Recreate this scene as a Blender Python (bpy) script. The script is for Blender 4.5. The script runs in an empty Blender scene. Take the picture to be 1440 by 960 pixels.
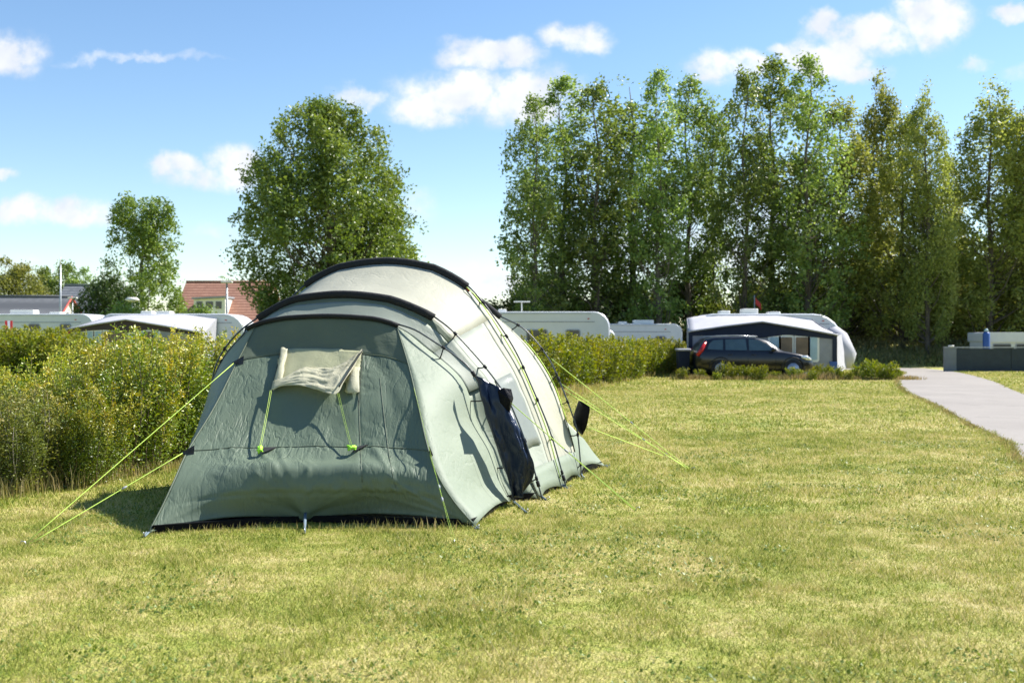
import bpy, math, random
import numpy as np
from mathutils import Vector, noise as mn

R = math.radians
F, HZ, CX, H = 1500.0, 476.0, 720.0, 1.4          # focal length in photo pixels, horizon row, centre column, eye height
rng = np.random.default_rng(7); random.seed(7)
SC = bpy.context.scene
COL = SC.collection

def at(px, py, D): return Vector(((px-CX)/F*D, D, H-(py-HZ)/F*D))
def gr(px, py):
    D = H*F/(py-HZ); return Vector(((px-CX)/F*D, D, 0.0))
def X(px, D): return (px-CX)/F*D
def Z(py, D): return H-(py-HZ)/F*D

# ------------------------------------------------------------------ materials
def newmat(name):
    m = bpy.data.materials.new(name); m.use_nodes = True
    nt = m.node_tree; nt.nodes.clear()
    out = nt.nodes.new('ShaderNodeOutputMaterial')
    return m, nt, out
def nd(nt, typ, **kw):
    n = nt.nodes.new(typ)
    for k, v in kw.items():
        if k.startswith('i_'):
            k2 = k[2:]; k2 = int(k2) if k2.isdigit() else k2
            n.inputs[k2].default_value = v
        else: setattr(n, k, v)
    return n
def L(nt, a, b): nt.links.new(a, b)
def ramp(nt, fac, stops, interp='LINEAR'):
    r = nt.nodes.new('ShaderNodeValToRGB'); r.color_ramp.interpolation = interp
    e = r.color_ramp.elements
    while len(e) < len(stops): e.new(.5)
    for k, (p, c) in enumerate(stops):
        e[k].position = p; e[k].color = (*c, 1) if len(c) == 3 else c
    if fac is not None: L(nt, fac, r.inputs[0])
    return r
def coords(nt, scale=(1, 1, 1)):
    tc = nd(nt, 'ShaderNodeTexCoord'); mp = nd(nt, 'ShaderNodeMapping'); mp.inputs['Scale'].default_value = scale
    L(nt, tc.outputs['Object'], mp.inputs[0]); return mp.outputs[0]
def noise(nt, vec, scale, detail=4, rough=.55, dist=0):
    n = nd(nt, 'ShaderNodeTexNoise'); n.inputs['Scale'].default_value = scale; n.inputs['Detail'].default_value = detail
    n.inputs['Roughness'].default_value = rough; n.inputs['Distortion'].default_value = dist
    if vec is not None: L(nt, vec, n.inputs['Vector'])
    return n.outputs[0]
def mathn(nt, op, a, b=None, clamp=False):
    n = nd(nt, 'ShaderNodeMath', operation=op, use_clamp=clamp)
    for k, v in ((0, a), (1, b)):
        if v is None: continue
        if isinstance(v, (int, float)): n.inputs[k].default_value = v
        else: L(nt, v, n.inputs[k])
    return n.outputs[0]
def mixc(nt, fac, a, b, mode='MIX'):
    n = nd(nt, 'ShaderNodeMix', data_type='RGBA', blend_type=mode)
    for k, v in ((0, fac), (6, a), (7, b)):
        if isinstance(v, (int, float)): n.inputs[k].default_value = v
        elif isinstance(v, tuple): n.inputs[k].default_value = (*v, 1) if len(v) == 3 else v
        else: L(nt, v, n.inputs[k])
    return n.outputs[2]

def mat_plain(name, col, rough=.5, metal=0, var=.12, bump=0, bscale=30, nscale=3, spec=.5, coat=0):
    m, nt, out = newmat(name)
    p = nd(nt, 'ShaderNodeBsdfPrincipled'); v = coords(nt)
    n = noise(nt, v, nscale, 5)
    a = tuple(c*(1-var) for c in col); b = tuple(min(1, c*(1+var)) for c in col)
    r = ramp(nt, n, [(.3, a), (.7, b)]); L(nt, r.outputs[0], p.inputs['Base Color'])
    p.inputs['Roughness'].default_value = rough; p.inputs['Metallic'].default_value = metal
    p.inputs['Specular IOR Level'].default_value = spec; p.inputs['Coat Weight'].default_value = coat
    if bump:
        bn = nd(nt, 'ShaderNodeBump'); bn.inputs['Strength'].default_value = bump; bn.inputs['Distance'].default_value = .02
        L(nt, noise(nt, v, bscale, 4), bn.inputs['Height']); L(nt, bn.outputs[0], p.inputs['Normal'])
    L(nt, p.outputs[0], out.inputs[0]); return m

def mat_fabric(name, col, wr=.5, wscale=7, trans=.12, rough=.6, var=.07, dirscale=(1, 1, 1), sheen=0, fold=0):
    """coated tent fabric: creases of several sizes, faint dirt, a little light passing through"""
    m, nt, out = newmat(name)
    p = nd(nt, 'ShaderNodeBsdfPrincipled'); v = coords(nt, dirscale); v0 = coords(nt)
    dirt = noise(nt, v0, 2.3, 6, .6)
    r = ramp(nt, dirt, [(.3, tuple(c*(1-var) for c in col)), (.7, tuple(min(1, c*(1+var)) for c in col))])
    L(nt, r.outputs[0], p.inputs['Base Color'])
    p.inputs['Roughness'].default_value = rough; p.inputs['Specular IOR Level'].default_value = .35 if col[0] > .0055 else .08
    # ridged creases: |noise-.5|
    n1 = noise(nt, v, wscale, 3, .5, .35); rd = mathn(nt, 'ABSOLUTE', mathn(nt, 'SUBTRACT', n1, .5))
    rd = mathn(nt, 'MINIMUM', rd, .07)
    n2 = noise(nt, v, wscale*2.7, 3, .5, .3); rd2 = mathn(nt, 'MINIMUM', mathn(nt, 'ABSOLUTE', mathn(nt, 'SUBTRACT', n2, .5)), .06)
    msk = ramp(nt, noise(nt, v0, 1.6, 2), [(.38, (.15,)*3), (.62, (1,)*3)]).outputs[0]
    h = mathn(nt, 'ADD', mathn(nt, 'MULTIPLY', rd, 1.0), mathn(nt, 'MULTIPLY', rd2, .45))
    h = mathn(nt, 'MULTIPLY', h, msk)
    h = mathn(nt, 'ADD', h, mathn(nt, 'MULTIPLY', noise(nt, v0, 2.2, 2), .35*wr))
    b = nd(nt, 'ShaderNodeBump'); b.inputs['Strength'].default_value = wr; b.inputs['Distance'].default_value = .12
    L(nt, h, b.inputs['Height']); L(nt, b.outputs[0], p.inputs['Normal'])
    t = nd(nt, 'ShaderNodeBsdfTranslucent'); L(nt, r.outputs[0], t.inputs[0]); L(nt, b.outputs[0], t.inputs['Normal'])
    mx = nd(nt, 'ShaderNodeMixShader'); mx.inputs[0].default_value = trans
    L(nt, p.outputs[0], mx.inputs[1]); L(nt, t.outputs[0], mx.inputs[2]); L(nt, mx.outputs[0], out.inputs[0])
    return m

def mat_leaf(name, stops, trans=.35, rough=.45, nsc=.6, spec=.35):
    m, nt, out = newmat(name)
    at_ = nd(nt, 'ShaderNodeAttribute', attribute_name='rnd')
    v = coords(nt); n = noise(nt, v, nsc, 3)
    f = mathn(nt, 'ADD', mathn(nt, 'MULTIPLY', at_.outputs['Fac'], .62), mathn(nt, 'MULTIPLY', mathn(nt, 'SUBTRACT', n, .3), .95), clamp=True)
    oi = nd(nt, 'ShaderNodeObjectInfo')
    r = ramp(nt, f, stops)
    hs = nd(nt, 'ShaderNodeHueSaturation'); L(nt, r.outputs[0], hs.inputs['Color'])
    L(nt, mathn(nt, 'ADD', mathn(nt, 'MULTIPLY', oi.outputs['Random'], .4), .8), hs.inputs['Value'])
    L(nt, mathn(nt, 'ADD', mathn(nt, 'MULTIPLY', oi.outputs['Random'], .02), .49), hs.inputs['Hue'])
    p = nd(nt, 'ShaderNodeBsdfPrincipled'); p.inputs['Roughness'].default_value = rough; p.inputs['Specular IOR Level'].default_value = spec
    L(nt, hs.outputs[0], p.inputs['Base Color'])
    t = nd(nt, 'ShaderNodeBsdfTranslucent')
    hs2 = nd(nt, 'ShaderNodeHueSaturation'); hs2.inputs['Saturation'].default_value = 1.15; hs2.inputs['Value'].default_value = 1.5; hs2.inputs['Hue'].default_value = .488
    L(nt, hs.outputs[0], hs2.inputs['Color']); L(nt, hs2.outputs[0], t.inputs[0])
    mx = nd(nt, 'ShaderNodeMixShader'); mx.inputs[0].default_value = trans
    L(nt, p.outputs[0], mx.inputs[1]); L(nt, t.outputs[0], mx.inputs[2]); L(nt, mx.outputs[0], out.inputs[0])
    return m

M = {}
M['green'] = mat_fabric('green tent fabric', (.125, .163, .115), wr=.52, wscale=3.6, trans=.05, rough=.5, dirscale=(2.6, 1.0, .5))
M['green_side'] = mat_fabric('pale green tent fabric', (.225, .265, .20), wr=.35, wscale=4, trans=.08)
M['green_band'] = mat_fabric('green hood fabric and sleeve shade', (.115, .142, .100), wr=.2, wscale=4, trans=.10)
M['palegrey'] = mat_fabric('pale grey green fabric', (.275, .305, .255), wr=.2, wscale=4, trans=.12)
M['cream'] = mat_fabric('cream tent fabric', (.43, .425, .34), wr=.25, wscale=4, trans=.15)
M['creamgrey'] = mat_fabric('cool cream fabric', (.39, .42, .35), wr=.3, wscale=4, trans=.18)
M['beige'] = mat_fabric('beige flap fabric', (.70, .68, .52), wr=.4, wscale=7, trans=.5)
M['windowcloth'] = mat_fabric('window inner fabric', (.58, .58, .38), wr=.2, wscale=7, trans=.45)
M['black'] = mat_plain('black nylon sleeve', (.008, .009, .012), .85, bump=.3)
M['navy'] = mat_fabric('navy coated fabric', (.0085, .016, .040), wr=.7, wscale=4, trans=0, rough=.3, dirscale=(1.5, 1.5, .7))
M['blackfab'] = mat_fabric('black coated fabric', (.005, .005, .007), wr=.6, wscale=6, trans=0, rough=.5)
M['pole'] = mat_plain('dark fibreglass pole', (.045, .055, .065), .35)
M['steelpole'] = mat_plain('grey steel pole', (.30, .33, .36), .35, metal=.6)
M['lime'] = mat_plain('lime guy rope', (.52, .72, .12), .6, var=.15, nscale=60)
M['limebright'] = mat_plain('lime plastic', (.38, .82, .05), .4)
M['strap'] = mat_plain('blue grey webbing', (.16, .22, .27), .7, bump=.3, bscale=150)
M['peg'] = mat_plain('steel peg', (.45, .46, .47), .3, metal=.8)
M['clear'] = mat_fabric('clear window film', (.23, .25, .225), wr=.2, wscale=3, trans=.1, rough=.38)
M['white'] = mat_plain('white enamel', (.58, .60, .63), .4, var=.04, coat=.2)
M['whitedull'] = mat_plain('white awning canvas', (.40, .40, .43), .8, var=.07, bump=.4, bscale=2)
M['offwhite'] = mat_plain('off white plastic', (.72, .71, .66), .5, var=.04)
M['trim'] = mat_plain('grey trim', (.28, .30, .33), .5)
M['glassdark'] = mat_plain('dark acrylic window', (.035, .045, .055), .12, var=.2, spec=.6)
M['rubber'] = mat_plain('black rubber', (.018, .018, .018), .8)
M['rim'] = mat_plain('alloy rim', (.45, .46, .48), .3, metal=.7)
M['carpaint'] = mat_plain('dark navy car paint', (.003, .004, .009), .3, coat=.35, var=.08)
M['carglass'] = mat_plain('tinted car glass', (.05, .085, .10), .05, var=.15, spec=.9)
M['redlens'] = mat_plain('red lamp lens', (.45, .012, .012), .2)
M['clearlens'] = mat_plain('clear lamp lens', (.75, .78, .80), .08, var=.15, metal=.3)
M['awnnavy'] = mat_plain('navy awning canvas', (.011, .018, .040), .85, bump=.4, bscale=3)
M['awngrey'] = mat_plain('grey awning canvas', (.27, .275, .30), .85, bump=.4, bscale=2)
M['awndark'] = mat_plain('dark awning canvas', (.05, .035, .035), .8)
M['curtain'] = mat_plain('pale blue curtain', (.35, .47, .52), .8, bump=.6, bscale=12)
M['brownglass'] = mat_plain('brown lit interior window', (.13, .085, .055), .3, var=.5, nscale=2)
M['red'] = mat_plain('red canvas', (.42, .03, .025), .6)
M['galv'] = mat_plain('galvanised steel', (.42, .44, .46), .4, metal=.4)
M['wallpanel'] = mat_plain('dark slate painted panel', (.026, .038, .048), .8, var=.15)
M['wallend'] = mat_plain('grey painted panel', (.14, .16, .17), .7)
M['blue'] = mat_plain('blue painted metal', (.025, .08, .30), .45)
M['brick'] = mat_plain('pale render', (.52, .50, .46), .8)
M['redwood'] = mat_plain('red painted bargeboard', (.40, .06, .045), .7)
M['bark'] = mat_plain('bark', (.11, .095, .075), .9, var=.35, bump=.8, bscale=18, nscale=6)
M['twig'] = mat_plain('twig', (.16, .115, .075), .9, var=.3, nscale=8)
M['drytwig'] = mat_plain('dry grey twig', (.30, .26, .21), .9, var=.3, nscale=8)
M['sleevegrey'] = mat_plain('grey webbing', (.10, .12, .12), .8)

def mat_roof(name, a, b, row):
    m, nt, out = newmat(name)
    p = nd(nt, 'ShaderNodeBsdfPrincipled'); v = coords(nt)
    w = nd(nt, 'ShaderNodeTexWave', wave_type='BANDS', bands_direction='Z'); w.inputs['Scale'].default_value = row; w.inputs['Distortion'].default_value = .3
    L(nt, v, w.inputs['Vector'])
    f = mathn(nt, 'MULTIPLY', w.outputs[0], noise(nt, v, 2.2, 6))
    r = ramp(nt, f, [(.1, a), (.55, b)]); L(nt, r.outputs[0], p.inputs['Base Color']); p.inputs['Roughness'].default_value = .85
    L(nt, p.outputs[0], out.inputs[0]); return m
M['tiles'] = mat_roof('red clay roof tiles', (.22, .10, .065), (.42, .22, .15), 1.1)
M['slate'] = mat_roof('grey roof tiles', (.10, .11, .125), (.23, .24, .26), 1.1)
M['felt'] = mat_roof('dark felt roof', (.09, .095, .105), (.15, .155, .165), .3)

# lawn colour, shared by the ground sheet and the blades
GREEN = [(.0, (.115, .165, .020)), (.30, (.23, .285, .034)), (.50, (.37, .38, .075)), (.68, (.52, .46, .16)), (1, (.66, .56, .29))]
def lawncol(nt, blade):
    g = nd(nt, 'ShaderNodeNewGeometry'); v = g.outputs['Position']
    n1 = noise(nt, v, .42, 5, .62); n2 = noise(nt, v, 2.2, 6, .72); n3 = noise(nt, v, 14, 4, .6)
    f = mathn(nt, 'MULTIPLY', n1, 1.0)
    f = mathn(nt, 'ADD', f, mathn(nt, 'MULTIPLY', n2, 1.15))
    f = mathn(nt, 'ADD', f, mathn(nt, 'MULTIPLY', n3, .25 if blade else .6))
    sep = nd(nt, 'ShaderNodeSeparateXYZ'); L(nt, v, sep.inputs[0])
    f = mathn(nt, 'SUBTRACT', f, .745 if blade else .87)
    # greener towards the hedge side, drier on the open field
    gx = mathn(nt, 'MULTIPLY', mathn(nt, 'ADD', sep.outputs[0], 3.0), .035)
    gx = mathn(nt, 'MINIMUM', mathn(nt, 'MAXIMUM', gx, -.10), .08)
    f = mathn(nt, 'ADD', f, gx)
    if blade:
        a = nd(nt, 'ShaderNodeAttribute', attribute_name='rnd')
        f = mathn(nt, 'ADD', f, mathn(nt, 'MULTIPLY', mathn(nt, 'SUBTRACT', a.outputs['Fac'], .5), .75))
    return ramp(nt, f, GREEN).outputs[0], n3
def mat_lawn(name, blade):
    m, nt, out = newmat(name)
    c, n3 = lawncol(nt, blade)
    p = nd(nt, 'ShaderNodeBsdfPrincipled'); p.inputs['Roughness'].default_value = .6; p.inputs['Specular IOR Level'].default_value = .25
    if blade:
        L(nt, c, p.inputs['Base Color'])
        t = nd(nt, 'ShaderNodeBsdfTranslucent'); L(nt, c, t.inputs[0])
        mx = nd(nt, 'ShaderNodeMixShader'); mx.inputs[0].default_value = .35
        L(nt, p.outputs[0], mx.inputs[1]); L(nt, t.outputs[0], mx.inputs[2]); L(nt, mx.outputs[0], out.inputs[0])
    else:
        L(nt, c, p.inputs['Base Color'])
        g = nd(nt, 'ShaderNodeNewGeometry')
        b = nd(nt, 'ShaderNodeBump'); b.inputs['Strength'].default_value = .8; b.inputs['Distance'].default_value = .05
        L(nt, mathn(nt, 'ADD', n3, noise(nt, g.outputs['Position'], 60, 4)), b.inputs['Height']); L(nt, b.outputs[0], p.inputs['Normal'])
        L(nt, p.outputs[0], out.inputs[0])
    return m
M['lawn'] = mat_lawn('lawn', False); M['blade'] = mat_lawn('grass blades', True)
def mat_road():
    m, nt, out = newmat('pale worn asphalt')
    g = nd(nt, 'ShaderNodeNewGeometry'); v = g.outputs['Position']
    p = nd(nt, 'ShaderNodeBsdfPrincipled'); p.inputs['Roughness'].default_value = .9
    f = mathn(nt, 'ADD', mathn(nt, 'MULTIPLY', noise(nt, v, .5, 5), .6), mathn(nt, 'MULTIPLY', noise(nt, v, 40, 3), .4))
    f = mathn(nt, 'SUBTRACT', f, mathn(nt, 'MULTIPLY', mathn(nt, 'GREATER_THAN', noise(nt, v, 1.1, 6, .7), .60), .16))
    L(nt, ramp(nt, f, [(.25, (.21, .190, .172)), (.7, (.30, .272, .245))]).outputs[0], p.inputs['Base Color'])
    b = nd(nt, 'ShaderNodeBump'); b.inputs['Strength'].default_value = .4; b.inputs['Distance'].default_value = .01
    L(nt, noise(nt, v, 90, 3), b.inputs['Height']); L(nt, b.outputs[0], p.inputs['Normal'])
    L(nt, p.outputs[0], out.inputs[0]); return m
M['road'] = mat_road()
M['drygrass'] = mat_leaf('dry tall grass', [(0, (.14, .17, .03)), (.5, (.30, .26, .10)), (1, (.45, .36, .2))], .3)
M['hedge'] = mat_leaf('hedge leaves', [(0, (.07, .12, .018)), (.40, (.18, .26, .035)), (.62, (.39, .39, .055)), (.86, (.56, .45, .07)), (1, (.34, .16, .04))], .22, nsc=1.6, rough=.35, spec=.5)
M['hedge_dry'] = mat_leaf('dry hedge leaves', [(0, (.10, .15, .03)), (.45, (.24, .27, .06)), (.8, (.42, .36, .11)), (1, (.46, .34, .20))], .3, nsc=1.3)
M['hedge_far'] = mat_leaf('far hedge leaves', [(0, (.075, .12, .016)), (.45, (.17, .21, .026)), (.8, (.30, .29, .04)), (1, (.34, .24, .05))], .35, nsc=.8)
M['poplar'] = mat_leaf('poplar leaves', [(0, (.075, .125, .030)), (.5, (.175, .25, .060)), (1, (.34, .40, .14))], .42, nsc=.35, rough=.4, spec=.5)
M['poplar_olive'] = mat_leaf('olive poplar leaves', [(0, (.095, .13, .028)), (.5, (.21, .24, .060)), (1, (.38, .38, .13))], .43, nsc=.3)
M['broad'] = mat_leaf('broadleaf leaves', [(0, (.07, .12, .022)), (.5, (.16, .235, .045)), (1, (.32, .38, .11))], .32, nsc=.4, rough=.4, spec=.5)
M['darkleaf'] = mat_leaf('dark leaves', [(0, (.022, .042, .012)), (.5, (.045, .075, .018)), (1, (.09, .12, .03))], .22, nsc=.4)
M['under'] = mat_leaf('understory leaves', [(0, (.055, .09, .02)), (.5, (.125, .165, .04)), (1, (.26, .28, .07))], .38, nsc=.25)
M['clover'] = mat_leaf('clover', [(0, (.10, .16, .03)), (.6, (.17, .26, .05)), (1, (.24, .29, .07))], .25, nsc=1.5)
M['bank'] = mat_leaf('bank grass', [(0, (.07, .085, .025)), (.5, (.15, .15, .05)), (1, (.27, .22, .10))], .25, nsc=.25)

# ------------------------------------------------------------------ object helpers
def tag(o, label=None, cat=None, group=None, kind=None):
    if label: o['label'] = label
    if cat: o['category'] = cat
    if group: o['group'] = group
    if kind: o['kind'] = kind
    return o
def thing(name, label, cat, loc=(0, 0, 0), group=None, rz=0):
    o = bpy.data.objects.new(name, None); o.location = loc; o.rotation_euler = (0, 0, rz); COL.objects.link(o)
    o.empty_display_size = .2
    return tag(o, label, cat, group)
def wloc(o):
    p = Vector((0, 0, 0))
    while o is not None: p = p+o.location; o = o.parent
    return p
class MB:
    def __init__(s): s.v = []; s.f = []; s.sm = []
    def add(s, vs, fs, smooth=False):
        b = len(s.v); s.v += [Vector(v) for v in vs]; s.f += [tuple(i+b for i in f) for f in fs]; s.sm += [smooth]*len(fs); return s
    def box(s, x0, x1, y0, y1, z0, z1, bev=0):
        if bev <= 0:
            vs = [(x, y, z) for z in (z0, z1) for y in (y0, y1) for x in (x0, x1)]
            return s.add(vs, [(0, 2, 3, 1), (4, 5, 7, 6), (0, 1, 5, 4), (1, 3, 7, 5), (3, 2, 6, 7), (2, 0, 4, 6)])
        b = bev; ring = []
        def rr(z, i):
            return [(x0+b+i*-b+0, y0+i*0, z)] 
        def oct_(z, ins):
            a0, a1, c0, c1 = x0+ins, x1-ins, y0+ins, y1-ins
            return [(a0+b, c0, z), (a1-b, c0, z), (a1, c0+b, z), (a1, c1-b, z), (a1-b, c1, z), (a0+b, c1, z), (a0, c1-b, z), (a0, c0+b, z)]
        rings = [oct_(z0, b), oct_(z0+b, 0), oct_(z1-b, 0), oct_(z1, b)]
        vs = sum(rings, []); fs = [tuple(range(7, -1, -1)), tuple(range(24, 32))]
        for k in range(3):
            for i in range(8): j = (i+1) % 8; fs.append((k*8+i, k*8+j, k*8+8+j, k*8+8+i))
        return s.add(vs, fs)
    def tube(s, pts, r, n=8, cap=True, flat=1.0):
        pts = [Vector(p) for p in pts]; N = len(pts); rs = r if isinstance(r, (list, tuple)) else [r]*N
        vs = []; up = Vector((0, 0, 1)); prev = None
        for i, p in enumerate(pts):
            t = (pts[min(i+1, N-1)]-pts[max(i-1, 0)])
            if t.length < 1e-9: t = Vector((0, 0, 1))
            t.normalize()
            a = prev if prev is not None else (up if abs(t.z) < .9 else Vector((1, 0, 0)))
            a = (a-t*a.dot(t)).normalized(); b = t.cross(a); prev = a
            for k in range(n):
                an = 2*math.pi*k/n; vs.append(p+a*math.cos(an)*rs[i]+b*math.sin(an)*rs[i]*flat)
        fs = [(i*n+k, i*n+(k+1) % n, (i+1)*n+(k+1) % n, (i+1)*n+k) for i in range(N-1) for k in range(n)]
        if cap: fs += [tuple(range(n-1, -1, -1)), tuple(range((N-1)*n, N*n))]
        return s.add(vs, fs, True)
    def grid(s, rows, flip=False):
        n = len(rows[0]); vs = [p for r in rows for p in r]
        fs = [(i*n+j, i*n+j+1, (i+1)*n+j+1, (i+1)*n+j) for i in range(len(rows)-1) for j in range(n-1)]
        if flip: fs = [f[::-1] for f in fs]
        return s.add(vs, fs, True)
    def prism(s, prof, y0, y1, bev=0):
        """outline in x,z extruded along y, edge rounded by an inset ring"""
        n = len(prof)
        if bev:
            c = Vector((sum(p[0] for p in prof)/n, sum(p[1] for p in prof)/n))
            def ins(q, d):
                v = Vector(q)-c; return tuple(Vector(q)-v.normalized()*d)
            rings = [([ins(q, bev) for q in prof], y0), (prof, y0+bev), (prof, y1-bev), ([ins(q, bev) for q in prof], y1)]
        else: rings = [(prof, y0), (prof, y1)]
        vs = [(x, y, z) for pr, y in rings for x, z in pr]; k = len(rings)
        fs = [tuple(range(n)), tuple(range(k*n-1, (k-1)*n-1, -1))]
        for a in range(k-1):
            for i in range(n): j = (i+1) % n; fs.append((a*n+j, a*n+i, (a+1)*n+i, (a+1)*n+j))
        return s.add(vs, fs)
    def disc(s, c, axis, r, h, n=20, r2=None):
        c = Vector(c); a = Vector(axis).normalized(); return s.tube([c-a*h/2, c+a*h/2], [r, r2 or r], n)
    def build(s, name, mat, parent=None, label=None, kind=None, solid=0):
        o0 = wloc(parent) if parent is not None else Vector((0, 0, 0))
        me = bpy.data.meshes.new(name); me.from_pydata([tuple(v-o0) for v in s.v], [], s.f); me.update()
        me.polygons.foreach_set('use_smooth', s.sm); me.materials.append(mat)
        o = bpy.data.objects.new(name, me); COL.objects.link(o); o.parent = parent
        if label: o['label'] = label
        if kind: o['kind'] = kind
        if solid:
            md = o.modifiers.new('thickness', 'SOLIDIFY'); md.thickness = solid; md.offset = 0
        return o

def npmesh(name, verts, faces, rnd=None):
    """verts (N,3), faces (M,k) all the same size"""
    me = bpy.data.meshes.new(name); k = faces.shape[1]; n = len(faces)
    me.vertices.add(len(verts)); me.vertices.foreach_set('co', verts.astype(np.float32).ravel())
    me.loops.add(n*k); me.loops.foreach_set('vertex_index', faces.astype(np.int32).ravel())
    me.polygons.add(n); me.polygons.foreach_set('loop_start', np.arange(0, n*k, k, dtype=np.int32))
    me.polygons.foreach_set('loop_total', np.full(n, k, dtype=np.int32))
    me.update(calc_edges=True)
    if rnd is not None:
        a = me.attributes.new('rnd', 'FLOAT', 'FACE'); a.data.foreach_set('value', rnd.astype(np.float32))
    return me
def link(name, me, mat, parent=None, loc=(0, 0, 0)):
    if not me.materials: me.materials.append(mat)
    o = bpy.data.objects.new(name, me); COL.objects.link(o); o.parent = parent; o.location = loc; return o

def h3(ix, iy, iz, seed):
    n = (ix*73856093) ^ (iy*19349663) ^ (iz*83492791) ^ (seed*2654435761)
    n = (n ^ (n >> 13))*1274126177 & 0xffffffff
    return ((n ^ (n >> 16)) & 0xffff)/65535.0
def vnoise(P, seed=0):
    P = np.asarray(P, dtype=float); i = np.floor(P).astype(np.int64); f = P-i; f = f*f*(3-2*f); out = 0
    for dx in (0, 1):
        for dy in (0, 1):
            for dz in (0, 1):
                w = (f[:, 0] if dx else 1-f[:, 0])*(f[:, 1] if dy else 1-f[:, 1])*(f[:, 2] if dz else 1-f[:, 2])
                out = out+w*h3(i[:, 0]+dx, i[:, 1]+dy, i[:, 2]+dz, seed)
    return out
def unit(n, g):
    v = g.normal(size=(n, 3)); return v/np.linalg.norm(v, axis=1)[:, None]
def leaves(C, size, g, up=.3, asp=.6, dirs=None):
    """rhombic leaf faces with a slight fold (2 triangles sharing the midrib)"""
    n = len(C); s = size*(.6+.8*g.random(n)) if np.isscalar(size) else size
    a = unit(n, g) if dirs is None else dirs+unit(n, g)*.7
    a /= np.linalg.norm(a, axis=1)[:, None]
    b = np.cross(a, unit(n, g)+np.array([0, 0, up])); b /= (np.linalg.norm(b, axis=1)[:, None]+1e-9)
    nn = np.cross(a, b)
    s = s[:, None]
    tip = C+a*s*.5; base = C-a*s*.5; l = C+b*s*asp*.5+nn*s*.12; r = C-b*s*asp*.5+nn*s*.12
    V = np.stack([base, r, tip, l], 1).reshape(-1, 3)
    i = np.arange(n)*4
    T = np.concatenate([np.stack([i, i+1, i+2], 1), np.stack([i, i+2, i+3], 1)])
    return V, T
leaves_ = lambda C, s_, g: leaves(C, s_, g, up=2.5, asp=.8)
def copy_tree(o, parent=None):
    c = o.copy(); COL.objects.link(c); c.parent = parent
    for ch in list(o.children): copy_tree(ch, c)
    return c
ORD = ['first', 'second', 'third', 'fourth', 'fifth', 'sixth', 'seventh', 'eighth', 'ninth', 'tenth', 'eleventh', 'twelfth', 'thirteenth', 'fourteenth', 'fifteenth', 'sixteenth', 'seventeenth', 'eighteenth', 'nineteenth', 'twentieth']

# ------------------------------------------------------------------ camera, light, sky
cam = bpy.data.cameras.new('camera'); co = bpy.data.objects.new('camera', cam); COL.objects.link(co)
co.location = (0, 0, H); co.rotation_euler = (R(90), 0, 0)
cam.sensor_width = 36; cam.lens = F/1440*36; cam.shift_y = -(480-HZ)/1440; cam.clip_end = 5000; cam.clip_start = .05
cam.dof.use_dof = True; cam.dof.focus_distance = 9.0; cam.dof.aperture_fstop = 3.2
SC.camera = co

SAZ, SEL = 24, 46                     # degrees of the sun behind the picture plane (from +X towards +Y), elevation
sd = Vector((math.cos(R(SAZ))*math.cos(R(SEL)), math.sin(R(SAZ))*math.cos(R(SEL)), math.sin(R(SEL))))
sl = bpy.data.lights.new('sun', 'SUN'); sl.energy = 4.6; sl.angle = R(.5); sl.color = (1, .955, .88)
so = bpy.data.objects.new('sun', sl); COL.objects.link(so); so.rotation_euler = sd.to_track_quat('Z', 'Y').to_euler()

w = bpy.data.worlds.new('World'); SC.world = w; w.use_nodes = True
nt = w.node_tree; nt.nodes.clear()
out = nd(nt, 'ShaderNodeOutputWorld'); bg = nd(nt, 'ShaderNodeBackground'); bg.inputs['Strength'].default_value = .085
sky = nd(nt, 'ShaderNodeTexSky', sky_type='NISHITA'); sky.sun_disc = False
sky.sun_elevation = R(SEL); sky.sun_rotation = R(90-SAZ); sky.air_density = 1.0; sky.dust_density = .1; sky.ozone_density = 1.6; sky.altitude = 0
tc = nd(nt, 'ShaderNodeTexCoord'); sp = nd(nt, 'ShaderNodeSeparateXYZ'); L(nt, tc.outputs['Generated'], sp.inputs[0])
yy = mathn(nt, 'MAXIMUM', sp.outputs[1], .02)
u = mathn(nt, 'DIVIDE', sp.outputs[0], yy); vv = mathn(nt, 'DIVIDE', sp.outputs[2], yy)
cb = nd(nt, 'ShaderNodeCombineXYZ'); L(nt, u, cb.inputs[0]); L(nt, vv, cb.inputs[1])
nz = nd(nt, 'ShaderNodeTexNoise'); nz.inputs['Scale'].default_value = 20; nz.inputs['Detail'].default_value = 6; nz.inputs['Roughness'].default_value = .58
L(nt, cb.outputs[0], nz.inputs['Vector'])
off = nd(nt, 'ShaderNodeVectorMath', operation='SUBTRACT'); L(nt, nz.outputs['Color'], off.inputs[0]); off.inputs[1].default_value = (.5, .5, .5)
offs = nd(nt, 'ShaderNodeVectorMath', operation='MULTIPLY'); L(nt, off.outputs[0], offs.inputs[0]); offs.inputs[1].default_value = (.060, .042, 0)
wv = nd(nt, 'ShaderNodeVectorMath', operation='ADD'); L(nt, cb.outputs[0], wv.inputs[0]); L(nt, offs.outputs[0], wv.inputs[1])
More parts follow.
